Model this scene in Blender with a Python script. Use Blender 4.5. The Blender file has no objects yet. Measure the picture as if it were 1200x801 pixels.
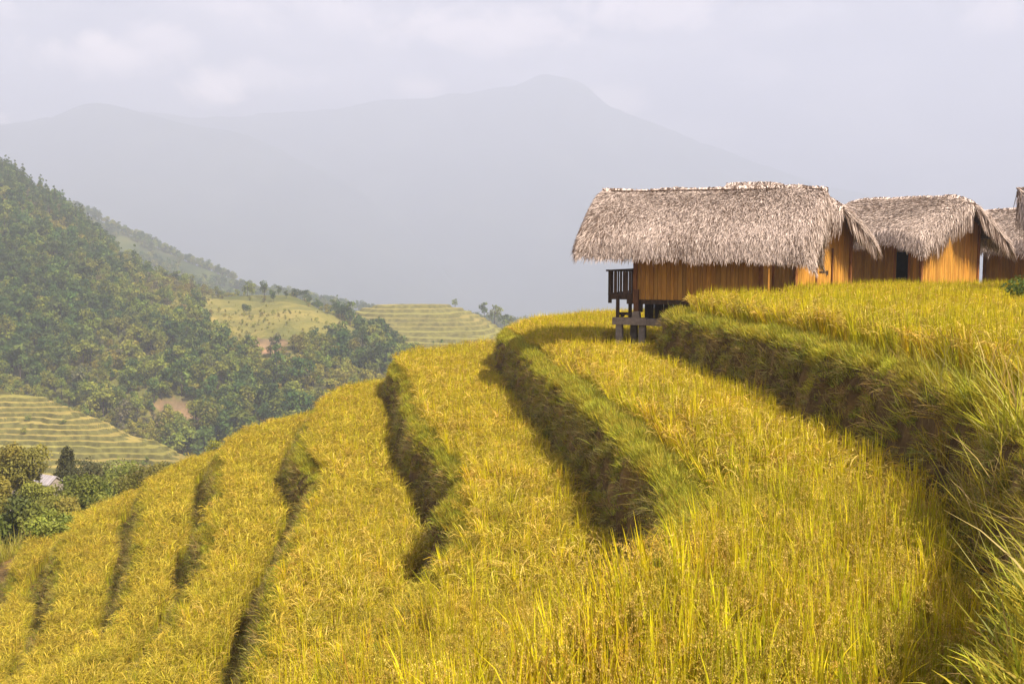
import bpy, math, random
import numpy as np
from math import radians as R, sin, cos, pi

S = bpy.context.scene
COL = S.collection
rng = np.random.default_rng(7)
random.seed(7)

# ------------------------------------------------------------------ camera, sky, sun, exposure
F_PX, HOR = 1167.0, 300.5                     # focal length and horizon row of the 1200x801 photograph
PITCH = math.atan((400.5 - HOR) / F_PX)
cam_d = bpy.data.cameras.new('camera')
cam = bpy.data.objects.new('camera', cam_d)
COL.objects.link(cam)
cam.rotation_euler = (pi / 2 - PITCH, 0, 0)
cam_d.sensor_width = 36.0
cam_d.lens = 36.0 * F_PX / 1200.0
cam_d.clip_start, cam_d.clip_end = 0.1, 20000
S.camera = cam

SUN_EL, SUN_AZ = R(50), R(130)               # azimuth measured from +Y towards +X (behind, to the right)
sun_dir = np.array([sin(SUN_AZ) * cos(SUN_EL), cos(SUN_AZ) * cos(SUN_EL), sin(SUN_EL)])
sd_ = bpy.data.lights.new('sun', 'SUN')
sd_.energy, sd_.angle, sd_.color = 5.0, R(0.6), (1.0, 0.9, 0.74)
sun = bpy.data.objects.new('sun', sd_)
COL.objects.link(sun)
from mathutils import Vector
sun.rotation_euler = Vector(-sun_dir).to_track_quat('-Z', 'Y').to_euler()

w = bpy.data.worlds.new('World')
S.world = w
w.use_nodes = True
nt = w.node_tree
nt.nodes.clear()
N = nt.nodes.new
out = N('ShaderNodeOutputWorld'); bg = N('ShaderNodeBackground'); bg.inputs['Strength'].default_value = 0.071
sky = N('ShaderNodeTexSky'); sky.sky_type = 'NISHITA'; sky.sun_disc = False
sky.sun_elevation, sky.sun_rotation = SUN_EL, SUN_AZ
sky.air_density, sky.dust_density = 1.0, 2.0
tc = N('ShaderNodeTexCoord')
L = nt.links.new
def wmath(op, a, b=None, clamp=False):
    n = N('ShaderNodeMath'); n.operation = op; n.use_clamp = clamp
    for k, v in enumerate((a, b)):
        if v is None: continue
        if isinstance(v, (int, float)): n.inputs[k].default_value = v
        else: L(v, n.inputs[k])
    return n.outputs[0]
def wnoise(scale, detail, rough, stretch, dist=0.0):
    mp = N('ShaderNodeMapping'); mp.inputs['Scale'].default_value = stretch
    n1 = N('ShaderNodeTexNoise'); n1.inputs['Scale'].default_value = scale; n1.inputs['Detail'].default_value = detail
    n1.inputs['Roughness'].default_value = rough; n1.inputs['Distortion'].default_value = dist
    L(tc.outputs['Generated'], mp.inputs['Vector']); L(mp.outputs[0], n1.inputs['Vector'])
    return n1.outputs['Fac']
def wramp(src, p0, p1):
    r = N('ShaderNodeMapRange'); r.interpolation_type = 'SMOOTHSTEP'; r.inputs[1].default_value = p0; r.inputs[2].default_value = p1
    L(src, r.inputs[0]); return r.outputs[0]
sheet = wramp(wnoise(6.0, 9, .58, (1, 1, 2.2), .3), .38, .70)
ragged = wnoise(10, 12, .66, (1, 1, 1.6), .5)
# sunlit heads of cumulus standing over the mountains: azimuth (deg, right of +Y), elevation (deg), half width (deg), half height (deg), brightness
puffs = [(-16.5, 9.0, 1.7, .95, 1.0), (-22.5, 10.2, 4.0, 1.0, .75), (-27.2, 12.8, 1.7, 1.7, .55), (-12.9, 9.8, 2.6, .8, .5), (-5.2, 9.6, 1.5, .85, .5), (-2, 12.5, 6.5, 1.6, .4), (-19, 11.2, 1.8, .9, .45),
         (6.0, 8.8, 1.7, .9, .3), (25.5, 12.4, 2.2, 1.0, .35), (14, 9.5, 4.0, 1.2, .2), (-28.5, 6.8, 2.0, .5, .8), (8, 13.5, 6.0, 1.2, .3), (-11, 13.2, 4.5, 1.2, .25)]
sep = N('ShaderNodeSeparateXYZ'); L(tc.outputs['Generated'], sep.inputs[0])
az = wmath('MULTIPLY', wmath('ARCTAN2', sep.outputs[0], sep.outputs[1]), 180 / pi)
el = wmath('MULTIPLY', wmath('ARCSINE', sep.outputs[2]), 180 / pi)
rg_ = wmath('MULTIPLY', wmath('SUBTRACT', ragged, .5), 8.0)
heads = None
for pa, pe, pw, ph, pb in puffs:
    dx_ = wmath('DIVIDE', wmath('SUBTRACT', az, pa), pw); dy_ = wmath('DIVIDE', wmath('SUBTRACT', el, pe), ph)
    q = wmath('ADD', wmath('MULTIPLY', dx_, dx_), wmath('MULTIPLY', dy_, dy_))
    v = wmath('SUBTRACT', 1.0, wmath('ADD', q, rg_))
    v = wmath('MULTIPLY', wramp(v, -.5, 1.6), pb)
    heads = v if heads is None else wmath('MAXIMUM', heads, v)
mixc = N('ShaderNodeMixRGB'); mixc.inputs[1].default_value = (1.9, 1.8, 2.3, 1); mixc.inputs[2].default_value = (9.4, 8.0, 7.6, 1); L(sheet, mixc.inputs[0])
mixs = N('ShaderNodeMixRGB'); mixs.inputs[0].default_value = 0.88
L(sky.outputs[0], mixs.inputs[1]); L(mixc.outputs[0], mixs.inputs[2])
mixh = N('ShaderNodeMixRGB'); mixh.inputs[2].default_value = (33, 26, 22, 1)
L(heads, mixh.inputs[0]); L(mixs.outputs[0], mixh.inputs[1])
L(mixh.outputs[0], bg.inputs['Color']); L(bg.outputs[0], out.inputs['Surface'])

S.view_settings.view_transform = 'Standard'
S.view_settings.look = 'None'
S.view_settings.gamma = 1.0
S.view_settings.exposure = 1.22
S.render.engine = 'CYCLES'
cy = S.cycles
cy.use_denoising = True
cy.max_bounces, cy.diffuse_bounces, cy.glossy_bounces = 6, 2, 2
cy.transmission_bounces, cy.volume_bounces, cy.transparent_max_bounces = 3, 3, 4
cy.use_adaptive_sampling = True
cy.adaptive_threshold = 0.005
cy.caustics_reflective = cy.caustics_refractive = False

HAZE_DENSITY = 1 / 1760.0

# ------------------------------------------------------------------ helpers
def at(px, py, d=None, z=None):
    """a point of the photograph, at depth d metres or on the level z, as world metres"""
    u, v = (px - 600) / F_PX, (400.5 - py) / F_PX
    x, y, zz = u, cos(PITCH) + v * sin(PITCH), -sin(PITCH) + v * cos(PITCH)
    k = d / y if d is not None else z / zz
    return np.array([x * k, y * k, zz * k])

def hash2(ix, iy, seed):
    h = (ix.astype(np.int64) * 374761393 + iy.astype(np.int64) * 668265263 + seed * 974634777) & 0xffffffff
    h = ((h ^ (h >> 13)) * 1274126177) & 0xffffffff
    return ((h ^ (h >> 16)) & 0xffff) / 65535.0

def vnoise(x, y, seed=0):
    x = np.asarray(x, float); y = np.asarray(y, float)
    ix, iy = np.floor(x), np.floor(y)
    fx, fy = x - ix, y - iy
    fx = fx * fx * (3 - 2 * fx); fy = fy * fy * (3 - 2 * fy)
    a = hash2(ix, iy, seed); b = hash2(ix + 1, iy, seed); c = hash2(ix, iy + 1, seed); d = hash2(ix + 1, iy + 1, seed)
    return (a * (1 - fx) + b * fx) * (1 - fy) + (c * (1 - fx) + d * fx) * fy - 0.5

def fbm(x, y, seed=0, o=4):
    s, a, f = 0, 1.0, 1.0
    for k in range(o):
        s = s + a * vnoise(np.asarray(x) * f, np.asarray(y) * f, seed + k * 17); a *= 0.5; f *= 2.03
    return s

def sstep(a, b, x):
    t = np.clip((x - a) / (b - a), 0, 1)
    return t * t * (3 - 2 * t)

def cr(P, n):
    """Catmull-Rom through the points, n samples"""
    P = np.asarray(P, float)
    t = np.linspace(0, len(P) - 1, n)
    i = np.clip(np.floor(t).astype(int), 0, len(P) - 2)
    f = (t - i)[:, None]
    p0, p1, p2, p3 = P[np.maximum(i - 1, 0)], P[i], P[i + 1], P[np.minimum(i + 2, len(P) - 1)]
    return 0.5 * (2 * p1 + (p2 - p0) * f + (2 * p0 - 5 * p1 + 4 * p2 - p3) * f ** 2 + (3 * p1 - p0 - 3 * p2 + p3) * f ** 3)

def mesh_np(name, V, Fq, mats, col=None, smooth=False, mi=None):
    """mesh from numpy vertices and an (n,k) face array"""
    V = np.asarray(V, np.float32); Fq = np.asarray(Fq, np.int32)
    me = bpy.data.meshes.new(name)
    me.vertices.add(len(V)); me.vertices.foreach_set('co', V.ravel())
    k = Fq.shape[1]
    me.loops.add(Fq.size); me.loops.foreach_set('vertex_index', Fq.ravel())
    me.polygons.add(len(Fq)); me.polygons.foreach_set('loop_start', np.arange(len(Fq), dtype=np.int32) * k)
    if smooth: me.polygons.foreach_set('use_smooth', np.ones(len(Fq), bool))
    for m in (mats if isinstance(mats, (list, tuple)) else [mats]): me.materials.append(m)
    if mi is not None: me.polygons.foreach_set('material_index', np.asarray(mi, np.int32))
    me.update(calc_edges=True)
    if col is not None:
        c = np.ones((len(V), 4), np.float32); c[:, :3] = col
        at_ = me.attributes.new('tint', 'FLOAT_COLOR', 'POINT'); at_.data.foreach_set('color', c.ravel())
    return me

def link(name, me, parent=None, loc=None, rotz=0.0):
    o = bpy.data.objects.new(name, me); COL.objects.link(o)
    if parent is not None: o.parent = parent
    if loc is not None: o.location = loc
    if rotz: o.rotation_euler = (0, 0, rotz)
    return o

def tag(o, label=None, cat=None, group=None, kind=None):
    if label: o['label'] = label
    if cat: o['category'] = cat
    if group: o['group'] = group
    if kind: o['kind'] = kind
    return o

class MB:
    """collects boxes and tubes with a tint per piece, then links them as one mesh"""
    def __init__(s): s.V, s.F, s.C, s.n = [], [], [], 0
    def add(s, V, Fc, c=(1, 1, 1)):
        s.V.append(np.asarray(V, float)); s.F += [[i + s.n for i in f] for f in Fc]
        s.C.append(np.tile(np.asarray(c, float), (len(V), 1))); s.n += len(V)
    def box(s, c, size, rz=0, tint=(1, 1, 1), taper=1.0, rx=0, ry=0, bev=0.0):
        hx, hy, hz = np.asarray(size) / 2
        b = min(bev, hx * .9, hy * .9)
        ring = [(-hx, -hy + b), (-hx + b, -hy), (hx - b, -hy), (hx, -hy + b), (hx, hy - b), (hx - b, hy), (-hx + b, hy), (-hx, hy - b)] if b > 0 else \
               [(-hx, -hy), (hx, -hy), (hx, hy), (-hx, hy)]
        n = len(ring)
        V = np.array([(x, y, -hz) for x, y in ring] + [(x * taper, y * taper, hz) for x, y in ring])
        Fc = [list(range(n))[::-1], list(range(n, 2 * n))] + [[i, (i + 1) % n, n + (i + 1) % n, n + i] for i in range(n)]
        if rx: V = V @ np.array([[1, 0, 0], [0, cos(rx), sin(rx)], [0, -sin(rx), cos(rx)]])
        if ry: V = V @ np.array([[cos(ry), 0, -sin(ry)], [0, 1, 0], [sin(ry), 0, cos(ry)]])
        if rz: V = V @ np.array([[cos(rz), sin(rz), 0], [-sin(rz), cos(rz), 0], [0, 0, 1]])
        s.add(V + np.asarray(c), Fc, tint)
    def tube(s, P, rad, n=8, tint=(1, 1, 1)):
        P = np.asarray(P, float); rad = np.broadcast_to(np.asarray(rad, float), (len(P),))
        V = []
        for i in range(len(P)):
            t = P[min(i + 1, len(P) - 1)] - P[max(i - 1, 0)]; t /= np.linalg.norm(t) + 1e-9
            a = np.cross(t, (0.31, 0.17, 0.93) if abs(t[2]) < .9 else (1, .1, 0)); a /= np.linalg.norm(a); b = np.cross(t, a)
            for k in range(n):
                q = 2 * pi * k / n
                V.append(P[i] + rad[i] * (cos(q) * a + sin(q) * b))
        m = len(P)
        Fc = [[i * n + k, i * n + (k + 1) % n, (i + 1) * n + (k + 1) % n, (i + 1) * n + k] for i in range(m - 1) for k in range(n)]
        Fc += [list(range(n))[::-1], list(range((m - 1) * n, m * n))]
        s.add(V, Fc, tint)
    def prism(s, poly, z0, z1, tint=(1, 1, 1)):
        n = len(poly)
        V = [(x, y, z0) for x, y in poly] + [(x, y, z1) for x, y in poly]
        s.add(V, [list(range(n))[::-1], list(range(n, 2 * n))] + [[i, (i + 1) % n, n + (i + 1) % n, n + i] for i in range(n)], tint)
    def mesh(s, name, mat):
        me = bpy.data.meshes.new(name)
        me.from_pydata([tuple(v) for v in np.concatenate(s.V)], [], s.F)
        me.materials.append(mat); me.update()
        c = np.ones((s.n, 4), np.float32); c[:, :3] = np.concatenate(s.C)
        a = me.attributes.new('tint', 'FLOAT_COLOR', 'POINT'); a.data.foreach_set('color', c.ravel())
        return me
    def build(s, name, mat, parent=None, **k): return link(name, s.mesh(name, mat), parent, **k)

# ------------------------------------------------------------------ materials
def mat(name):
    m = bpy.data.materials.new(name); m.use_nodes = True
    return m, m.node_tree, m.node_tree.nodes['Principled BSDF']

def leaf_mat(name, translucent=0.3, rough=0.55, var=0.35, sat=0.12, spec=0.25):
    """tint attribute, varied per instance in value and hue, part of it let through"""
    m, t, b = mat(name)
    n, l = t.nodes.new, t.links.new
    a = n('ShaderNodeAttribute'); a.attribute_name = 'tint'
    oi = n('ShaderNodeObjectInfo')
    mr = n('ShaderNodeMapRange'); mr.inputs[3].default_value = 1 - var; mr.inputs[4].default_value = 1 + var
    mr2 = n('ShaderNodeMapRange'); mr2.inputs[3].default_value = 0.5 - sat * .25; mr2.inputs[4].default_value = 0.5 + sat * .25
    wn = n('ShaderNodeTexWhiteNoise'); wn.noise_dimensions = '1D'
    hs = n('ShaderNodeHueSaturation')
    l(oi.outputs['Random'], mr.inputs[0]); l(oi.outputs['Random'], wn.inputs['W']); l(wn.outputs['Value'], mr2.inputs[0])
    l(a.outputs['Color'], hs.inputs['Color']); l(mr.outputs[0], hs.inputs['Value']); l(mr2.outputs[0], hs.inputs['Hue'])
    l(hs.outputs[0], b.inputs['Base Color'])
    b.inputs['Roughness'].default_value = rough; b.inputs['Specular IOR Level'].default_value = spec
    tr = n('ShaderNodeBsdfTranslucent'); l(hs.outputs[0], tr.inputs['Color'])
    mx = n('ShaderNodeMixShader'); mx.inputs[0].default_value = translucent
    o = t.nodes['Material Output']
    l(b.outputs[0], mx.inputs[1]); l(tr.outputs[0], mx.inputs[2]); l(mx.outputs[0], o.inputs['Surface'])
    return m

def noisy_mat(name, c1, c2, scale=4.0, detail=6, rough=0.9, bump=0.3, tint=False, c3=None, stretch=(1, 1, 1), bscale=None):
    m, t, b = mat(name)
    n, l = t.nodes.new, t.links.new
    co = n('ShaderNodeTexCoord'); mp_ = n('ShaderNodeMapping'); mp_.inputs['Scale'].default_value = stretch
    l(co.outputs['Object'], mp_.inputs[0])
    ns = n('ShaderNodeTexNoise'); ns.inputs['Scale'].default_value = scale; ns.inputs['Detail'].default_value = detail
    ns.inputs['Roughness'].default_value = 0.62
    l(mp_.outputs[0], ns.inputs['Vector'])
    rp = n('ShaderNodeValToRGB'); e = rp.color_ramp.elements
    e[0].position, e[1].position = 0.32, 0.68
    e[0].color, e[1].color = (*c1, 1), (*c2, 1)
    if c3: k = e.new(0.5); k.color = (*c3, 1)
    l(ns.outputs['Fac'], rp.inputs[0])
    src = rp.outputs[0]
    if tint:
        a = n('ShaderNodeAttribute'); a.attribute_name = 'tint'
        mu = n('ShaderNodeMixRGB'); mu.blend_type = 'MULTIPLY'; mu.inputs[0].default_value = 1
        l(src, mu.inputs[1]); l(a.outputs['Color'], mu.inputs[2]); src = mu.outputs[0]
    l(src, b.inputs['Base Color'])
    b.inputs['Roughness'].default_value = rough; b.inputs['Specular IOR Level'].default_value = 0.2
    if bump:
        nb = n('ShaderNodeTexNoise'); nb.inputs['Scale'].default_value = bscale or scale * 4; nb.inputs['Detail'].default_value = 5
        l(mp_.outputs[0], nb.inputs['Vector'])
        bp = n('ShaderNodeBump'); bp.inputs['Strength'].default_value = bump; bp.inputs['Distance'].default_value = 0.05
        l(nb.outputs['Fac'], bp.inputs['Height']); l(bp.outputs[0], b.inputs['Normal'])
    return m

M_RICE = leaf_mat('ripe_rice', 0.2, 0.6, 0.3, 0.05, 0.1)
M_GRASS = leaf_mat('bank_grass', 0.3, 0.55, 0.3, 0.12)
M_LEAF = leaf_mat('tree_leaves', 0.25, 0.6, 0.3, 0.14)
M_SOIL = noisy_mat('terrace_soil', (0.06, 0.034, 0.010), (0.22, 0.135, 0.04), 1.3, 8, 0.95, 0.8, c3=(0.10, 0.062, 0.022), bscale=9)
M_BARK = noisy_mat('bark', (0.09, 0.07, 0.05), (0.2, 0.165, 0.125), 6, 6, 0.9, 0.6, stretch=(1, 1, .2))
M_THATCH = leaf_mat('palm_thatch', 0.06, 0.7, 0.0, 0.0, 0.15)
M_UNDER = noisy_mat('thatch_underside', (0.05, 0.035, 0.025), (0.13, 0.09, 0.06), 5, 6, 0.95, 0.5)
M_BOARD = noisy_mat('bamboo_boards', (0.42, 0.185, 0.028), (0.66, 0.33, 0.055), 3.0, 7, 0.55, 0.35, tint=True, stretch=(5, 5, .5))
M_WOOD = noisy_mat('dark_timber', (0.035, 0.022, 0.015), (0.09, 0.06, 0.04), 5, 6, 0.75, 0.4, tint=True, stretch=(3, 3, .6))
M_STONE = noisy_mat('weathered_concrete', (0.2, 0.17, 0.145), (0.34, 0.3, 0.26), 6, 7, 0.9, 0.4, tint=True)
M_DARK = noisy_mat('dark_interior', (0.012, 0.011, 0.011), (0.022, 0.02, 0.02), 3, 3, 0.9, 0)  # near-black colour stands in for the shade inside rooms

# ------------------------------------------------------------------ the terraced hill: nested contour lips
LEVEL = [-1.8, -3.45, -5.1, -6.6, -8.0, -9.4, -10.8, -12.2, -13.6]      # ground level of each terrace
RICE_H = 0.88
def lip(pix, z): return [tuple(at(px, py, z=z)[:2]) for px, py in pix]
LIPS = []
# 0: the upper field with the huts
LIPS.append([(-150, -14), (-40, -4), (-14, -.6), (-6, .3), (-2, .9), (.2, 1.4), (1.2, 2.6), (2.35, 4.3), (3.7, 6.5), (4.72, 9), (5.4, 11.5), (5.75, 14.5),
             (5.6, 17), (5.5, 19.6), (5.15, 23), (4.75, 26), (4.5, 28.2), (5.0, 30.2), (6.0, 32.5), (6.6, 36), (8, 42), (12, 48), (20, 51), (40, 53), (150, 60)])
# 1: the broad field in front
LIPS.append([(-150, -8), (-40, 1.6), (-14, 3.2), (-8, 3.6), (-4, 4.3), (-1.7, 5.3), (-.45, 6.4), (.45, 7.7), (1.35, 9.6), (1.95, 11.8), (2.08, 14.6), (1.95, 17.4), (1.45, 22.5),
             (.9, 27), (.47, 32), (-.05, 37.5), (-.4, 41), (.1, 45), (3, 49.5), (10, 54), (20, 56), (40, 57), (150, 66)])
LIPS.append([(-150, -2), (-40, 5), (-14, 6.4), (-8, 6.8), (-4.2, 8.2), (-2.8, 9.8)] + lip([(452, 690), (492, 648)], -4.3) +
            [(-1.05, 15.9), (-.9, 17.0), (-1.25, 18.6), (-1.1, 20.5), (-1.55, 22.5), (-2.0, 25), (-2.9, 29), (-3.7, 34), (-4.4, 39), (-5.3, 43), (-5, 46.5), (-2, 50.5), (4, 54.5), (20, 59), (40, 60), (150, 70)])
LIPS.append([(-150, 2), (-40, 8.5), (-14, 9.6), (-8, 10.2), (-5.2, 11.7), (-4.1, 13.5), (-4.25, 15.9), (-4.6, 18.6), (-5.1, 22.3), (-5.3, 25.5), (-5.8, 28.8), (-6.9, 32), (-7.5, 35.5), (-8.1, 39.5),
             (-8.4, 43), (-7.5, 47), (-3, 52.5), (4, 56.6), (20, 61), (40, 63), (150, 74)])
LIPS.append([(-150, 6), (-40, 12), (-16, 13.2), (-10, 13.8), (-7.7, 15.2), (-6.9, 17), (-7.0, 18.6), (-7.5, 22), (-8.0, 25.3), (-8.9, 28.4), (-9.3, 31), (-10.4, 34.5), (-11.2, 37.5), (-11.8, 40.5),
             (-11.2, 44.5), (-8, 50), (-2, 55), (6, 59), (20, 63), (40, 66), (150, 78)])
LIPS.append([(-150, 10), (-40, 16), (-18, 17.3), (-12.5, 18.4), (-10.6, 20.2), (-9.9, 22.5), (-10.0, 24.5), (-10.7, 27.5), (-11.9, 30.8), (-12.9, 34), (-14.2, 37.5), (-14.7, 40.5), (-13.2, 46), (-9, 52),
             (-2, 57.5), (8, 62), (20, 65.5), (40, 69), (150, 82)])
LIPS.append([(-150, 12), (-40, 18.6), (-20, 19.8), (-15, 20.8), (-13, 22.2), (-12.4, 24), (-13.1, 26.7), (-13.7, 28.9), (-14.7, 31.6), (-16.3, 35), (-17.2, 39), (-16.5, 44), (-13, 51),
             (-6, 57.5), (4, 63), (20, 68), (40, 72), (150, 86)])
LIPS.append([(-150, 15), (-40, 22), (-22, 24), (-18, 26), (-16.3, 28.5), (-16.9, 31.5), (-17.6, 34.5), (-19.2, 37.5), (-20.2, 41), (-19.5, 46), (-15, 53.5), (-7, 60), (4, 65.5), (20, 70.5), (40, 75), (150, 90)])
LIPS.append([(-150, 19), (-40, 26), (-26, 28.5), (-21.5, 31), (-20.4, 34), (-22, 37.5), (-23, 41), (-22.5, 47), (-17.5, 55.5), (-8.5, 62.5), (4, 68), (20, 73), (40, 78), (150, 94)])
POLYS = [np.vstack([cr(p, 150), [[400, 90], [400, -300], [-150, -300]]]) for p in LIPS]
BANK = [0.45, 0.46, 0.5, 0.7, 0.75, 0.75, 0.75, 0.7, 0.6]

def sdist(P, x, y):
    """signed distance to a closed polygon, positive outside"""
    x = np.asarray(x, float).ravel(); y = np.asarray(y, float).ravel()
    d2 = np.full(x.shape, 1e18); ins = np.zeros(x.shape, bool)
    for (ax, ay), (bx, by) in zip(P, np.roll(P, -1, 0)):
        ex, ey = bx - ax, by - ay
        t = np.clip(((x - ax) * ex + (y - ay) * ey) / (ex * ex + ey * ey + 1e-12), 0, 1)
        d2 = np.minimum(d2, (x - ax - t * ex) ** 2 + (y - ay - t * ey) ** 2)
        cnd = (ay > y) != (by > y)
        with np.errstate(divide='ignore', invalid='ignore'):
            ins ^= cnd & (x < ex * (y - ay) / (by - ay + 1e-12) + ax)
    d = np.sqrt(d2)
    return np.where(ins, -d, d)

def lipdist(i, x, y):
    """distance beyond lip i with the banks' own unevenness"""
    return sdist(POLYS[i], x, y) + 0.26 * fbm(np.asarray(x).ravel() * .8, np.asarray(y).ravel() * .8, 31 + i, 4)

def ground_z(x, y, sds=None):
    x = np.asarray(x, float).ravel(); y = np.asarray(y, float).ravel()
    z = np.full(x.shape, LEVEL[0])
    for i in range(9):
        s = sds[i] if sds is not None else lipdist(i, x, y)
        nxt = LEVEL[i + 1] if i < 8 else LEVEL[8] - 1.6
        w = BANK[i]
        t = np.clip(s / w, 0, 1)
        z = z + (nxt - LEVEL[i]) * (0.25 * t + 0.75 * sstep(.05, .95, t))
        z = z + 0.07 * np.exp(-((s + .18) / .16) ** 2)
        if i < 3: z = z + [.06, .2, .2][i] * sstep(-.85, -.55, s) * (1 - sstep(0, .15, s))
    s8 = sds[8] if sds is not None else lipdist(8, x, y)
    d = np.maximum(s8 - .8, 0)
    low = -0.28 * np.minimum(d, 36) - 0.04 * np.clip(d - 36, 0, 35) - 0.45 * np.maximum(d - 71, 0)
    z = np.maximum(z + low + sstep(0, 6, d) * .8 * fbm(x * .12, y * .12, 5), -64 + 0 * z)
    return z + 0.05 * fbm(x * 2.2, y * 2.2, 77, 3)

def axis_coords(a0, a1, b0, b1, fine, coarse):
    l = [b0]
    st = coarse
    left = np.arange(b0, a0, coarse); right = np.arange(a1 + fine, b1, coarse)
    return np.concatenate([left, np.arange(a0, a1, fine), right, [b1]])
gx = axis_coords(-25, 22, -140, 110, 0.125, 2.2)
gy = axis_coords(1.0, 54, -60, 190, 0.125, 2.2)
GX, GY = np.meshgrid(gx, gy)
GZ = ground_z(GX, GY).reshape(GX.shape)
# roughness of the bank faces: pushed sideways where the ground is steep
gzx, gzy = np.gradient(GZ, axis=1) / np.gradient(gx)[None, :], np.gradient(GZ, axis=0) / np.gradient(gy)[:, None]
steep = np.clip(np.hypot(gzx, gzy) - .6, 0, 1.5)
ro = fbm(GX * 1.7 + GZ * 2.1, GY * 1.7 + GZ * 1.3, 91, 4)
VX, VY = GX - steep * .12 * ro * np.sign(gzx), GY - steep * .05 * ro
nx, ny = len(gx), len(gy)
idx = np.arange(nx * ny).reshape(ny, nx)
Fq = np.stack([idx[:-1, :-1], idx[:-1, 1:], idx[1:, 1:], idx[1:, :-1]], -1).reshape(-1, 4)
terr = link('terraced_terrain', mesh_np('terraced_terrain', np.stack([VX, VY, GZ], -1).reshape(-1, 3), Fq, M_SOIL, smooth=True))
tag(terr, 'stepped brown earth terraces of the rice hill', 'terrain', kind='structure')

def interp_z(x, y):
    ix = np.clip(np.searchsorted(gx, x) - 1, 0, nx - 2); iy = np.clip(np.searchsorted(gy, y) - 1, 0, ny - 2)
    fx = (x - gx[ix]) / (gx[ix + 1] - gx[ix]); fy = (y - gy[iy]) / (gy[iy + 1] - gy[iy])
    return (GZ[iy, ix] * (1 - fx) + GZ[iy, ix + 1] * fx) * (1 - fy) + (GZ[iy + 1, ix] * (1 - fx) + GZ[iy + 1, ix + 1] * fx) * fy

# ------------------------------------------------------------------ plants as instances: clump models kept out of the scene
def strip(P, wd, side):
    """a tapering flat leaf along the points"""
    P = np.asarray(P, float); n = len(P)
    s = np.asarray(side, float)
    V = np.empty((2 * n, 3)); V[0::2] = P - s * wd[:, None] * .5; V[1::2] = P + s * wd[:, None] * .5
    F_ = [(2 * i, 2 * i + 1, 2 * i + 3, 2 * i + 2) for i in range(n - 1)]
    return V, F_

class Clump:
    def __init__(s): s.V, s.F, s.C, s.n = [], [], [], 0
    def put(s, V, F_, c):
        s.V.append(V); s.F += [tuple(i + s.n for i in f) for f in F_]; s.C.append(np.tile(c, (len(V), 1))); s.n += len(V)
    def blade(s, r, h, lean, curl, wd, c, seg=4, z0=0.0, rad=.06, pw=2):
        az = r.uniform(0, 2 * pi); b = r.uniform(0, 2 * pi); q = rad * math.sqrt(r.uniform(0, 1))
        d = np.array([cos(az), sin(az), 0]); side = np.array([-sin(az), cos(az), 0])
        tw = r.uniform(-.8, .8); side = side * cos(tw) + d * sin(tw)
        t = np.linspace(0, 1, seg + 1)
        ang = lean + curl * t ** pw
        dl = h / seg
        P = np.zeros((seg + 1, 3)); P[0] = (q * cos(b), q * sin(b), z0)
        for i in range(seg): P[i + 1] = P[i] + dl * (d * sin(ang[i]) + np.array([0, 0, 1]) * cos(ang[i]))
        wds = wd * np.clip(1.15 - t ** 2.2 * 1.1, .04, 1); wds[0] *= .6
        s.put(*strip(P, wds, side), c)
        return P, d
    def panicle(s, r, h, c, grains, gs, seg=6, band=0.0):
        """an arching stalk whose drooping end carries grains"""
        P, d = s.blade(r, h, r.uniform(.0, .12), r.uniform(2.0, 3.1), .005, c * .85, seg, rad=.07, pw=4.5)
        if band:                                   # the grain head as a bent strip, for plants seen from afar
            sd = np.cross(d, (0, 0, 1)) * .8 + r.normal(0, .3, 3); sd /= np.linalg.norm(sd)
            Q = P[-4:]
            s.put(*strip(Q, band * np.array([.4, 1.0, 1.1, .35]), sd), c)
            s.put(*strip(Q + (0, 0, -.004), band * np.array([.3, .8, .9, .3]), np.cross(sd, d) + (0, 0, .2)), c * .9)
        for k in range(grains):
            t = r.uniform(.55, 1.0) * seg
            i = min(int(t), seg - 1); p = P[i] + (P[i + 1] - P[i]) * (t - i)
            o = r.normal(0, .007, 3); o[2] -= abs(r.normal(0, .014))
            dr = np.array([d[0] * .4, d[1] * .4, -.9]) + r.normal(0, .35, 3); dr /= np.linalg.norm(dr)
            sd = np.cross(dr, r.normal(0, 1, 3)); sd /= np.linalg.norm(sd)
            a = p + o
            V = np.array([a - dr * gs, a + sd * gs * .42, a + dr * gs, a - sd * gs * .42])
            s.put(V, [(0, 1, 2, 3)], c * r.uniform(.8, 1.2))
    def mesh(s, name, m): return mesh_np(name, np.concatenate(s.V), s.F, m, np.clip(np.concatenate(s.C), 0, 1))

def protos(cname, makers):
    c = bpy.data.collections.new(cname)
    for k, me in enumerate(makers):
        o = bpy.data.objects.new('%s_%03d' % (cname, k), me); c.objects.link(o)
    return c

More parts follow.
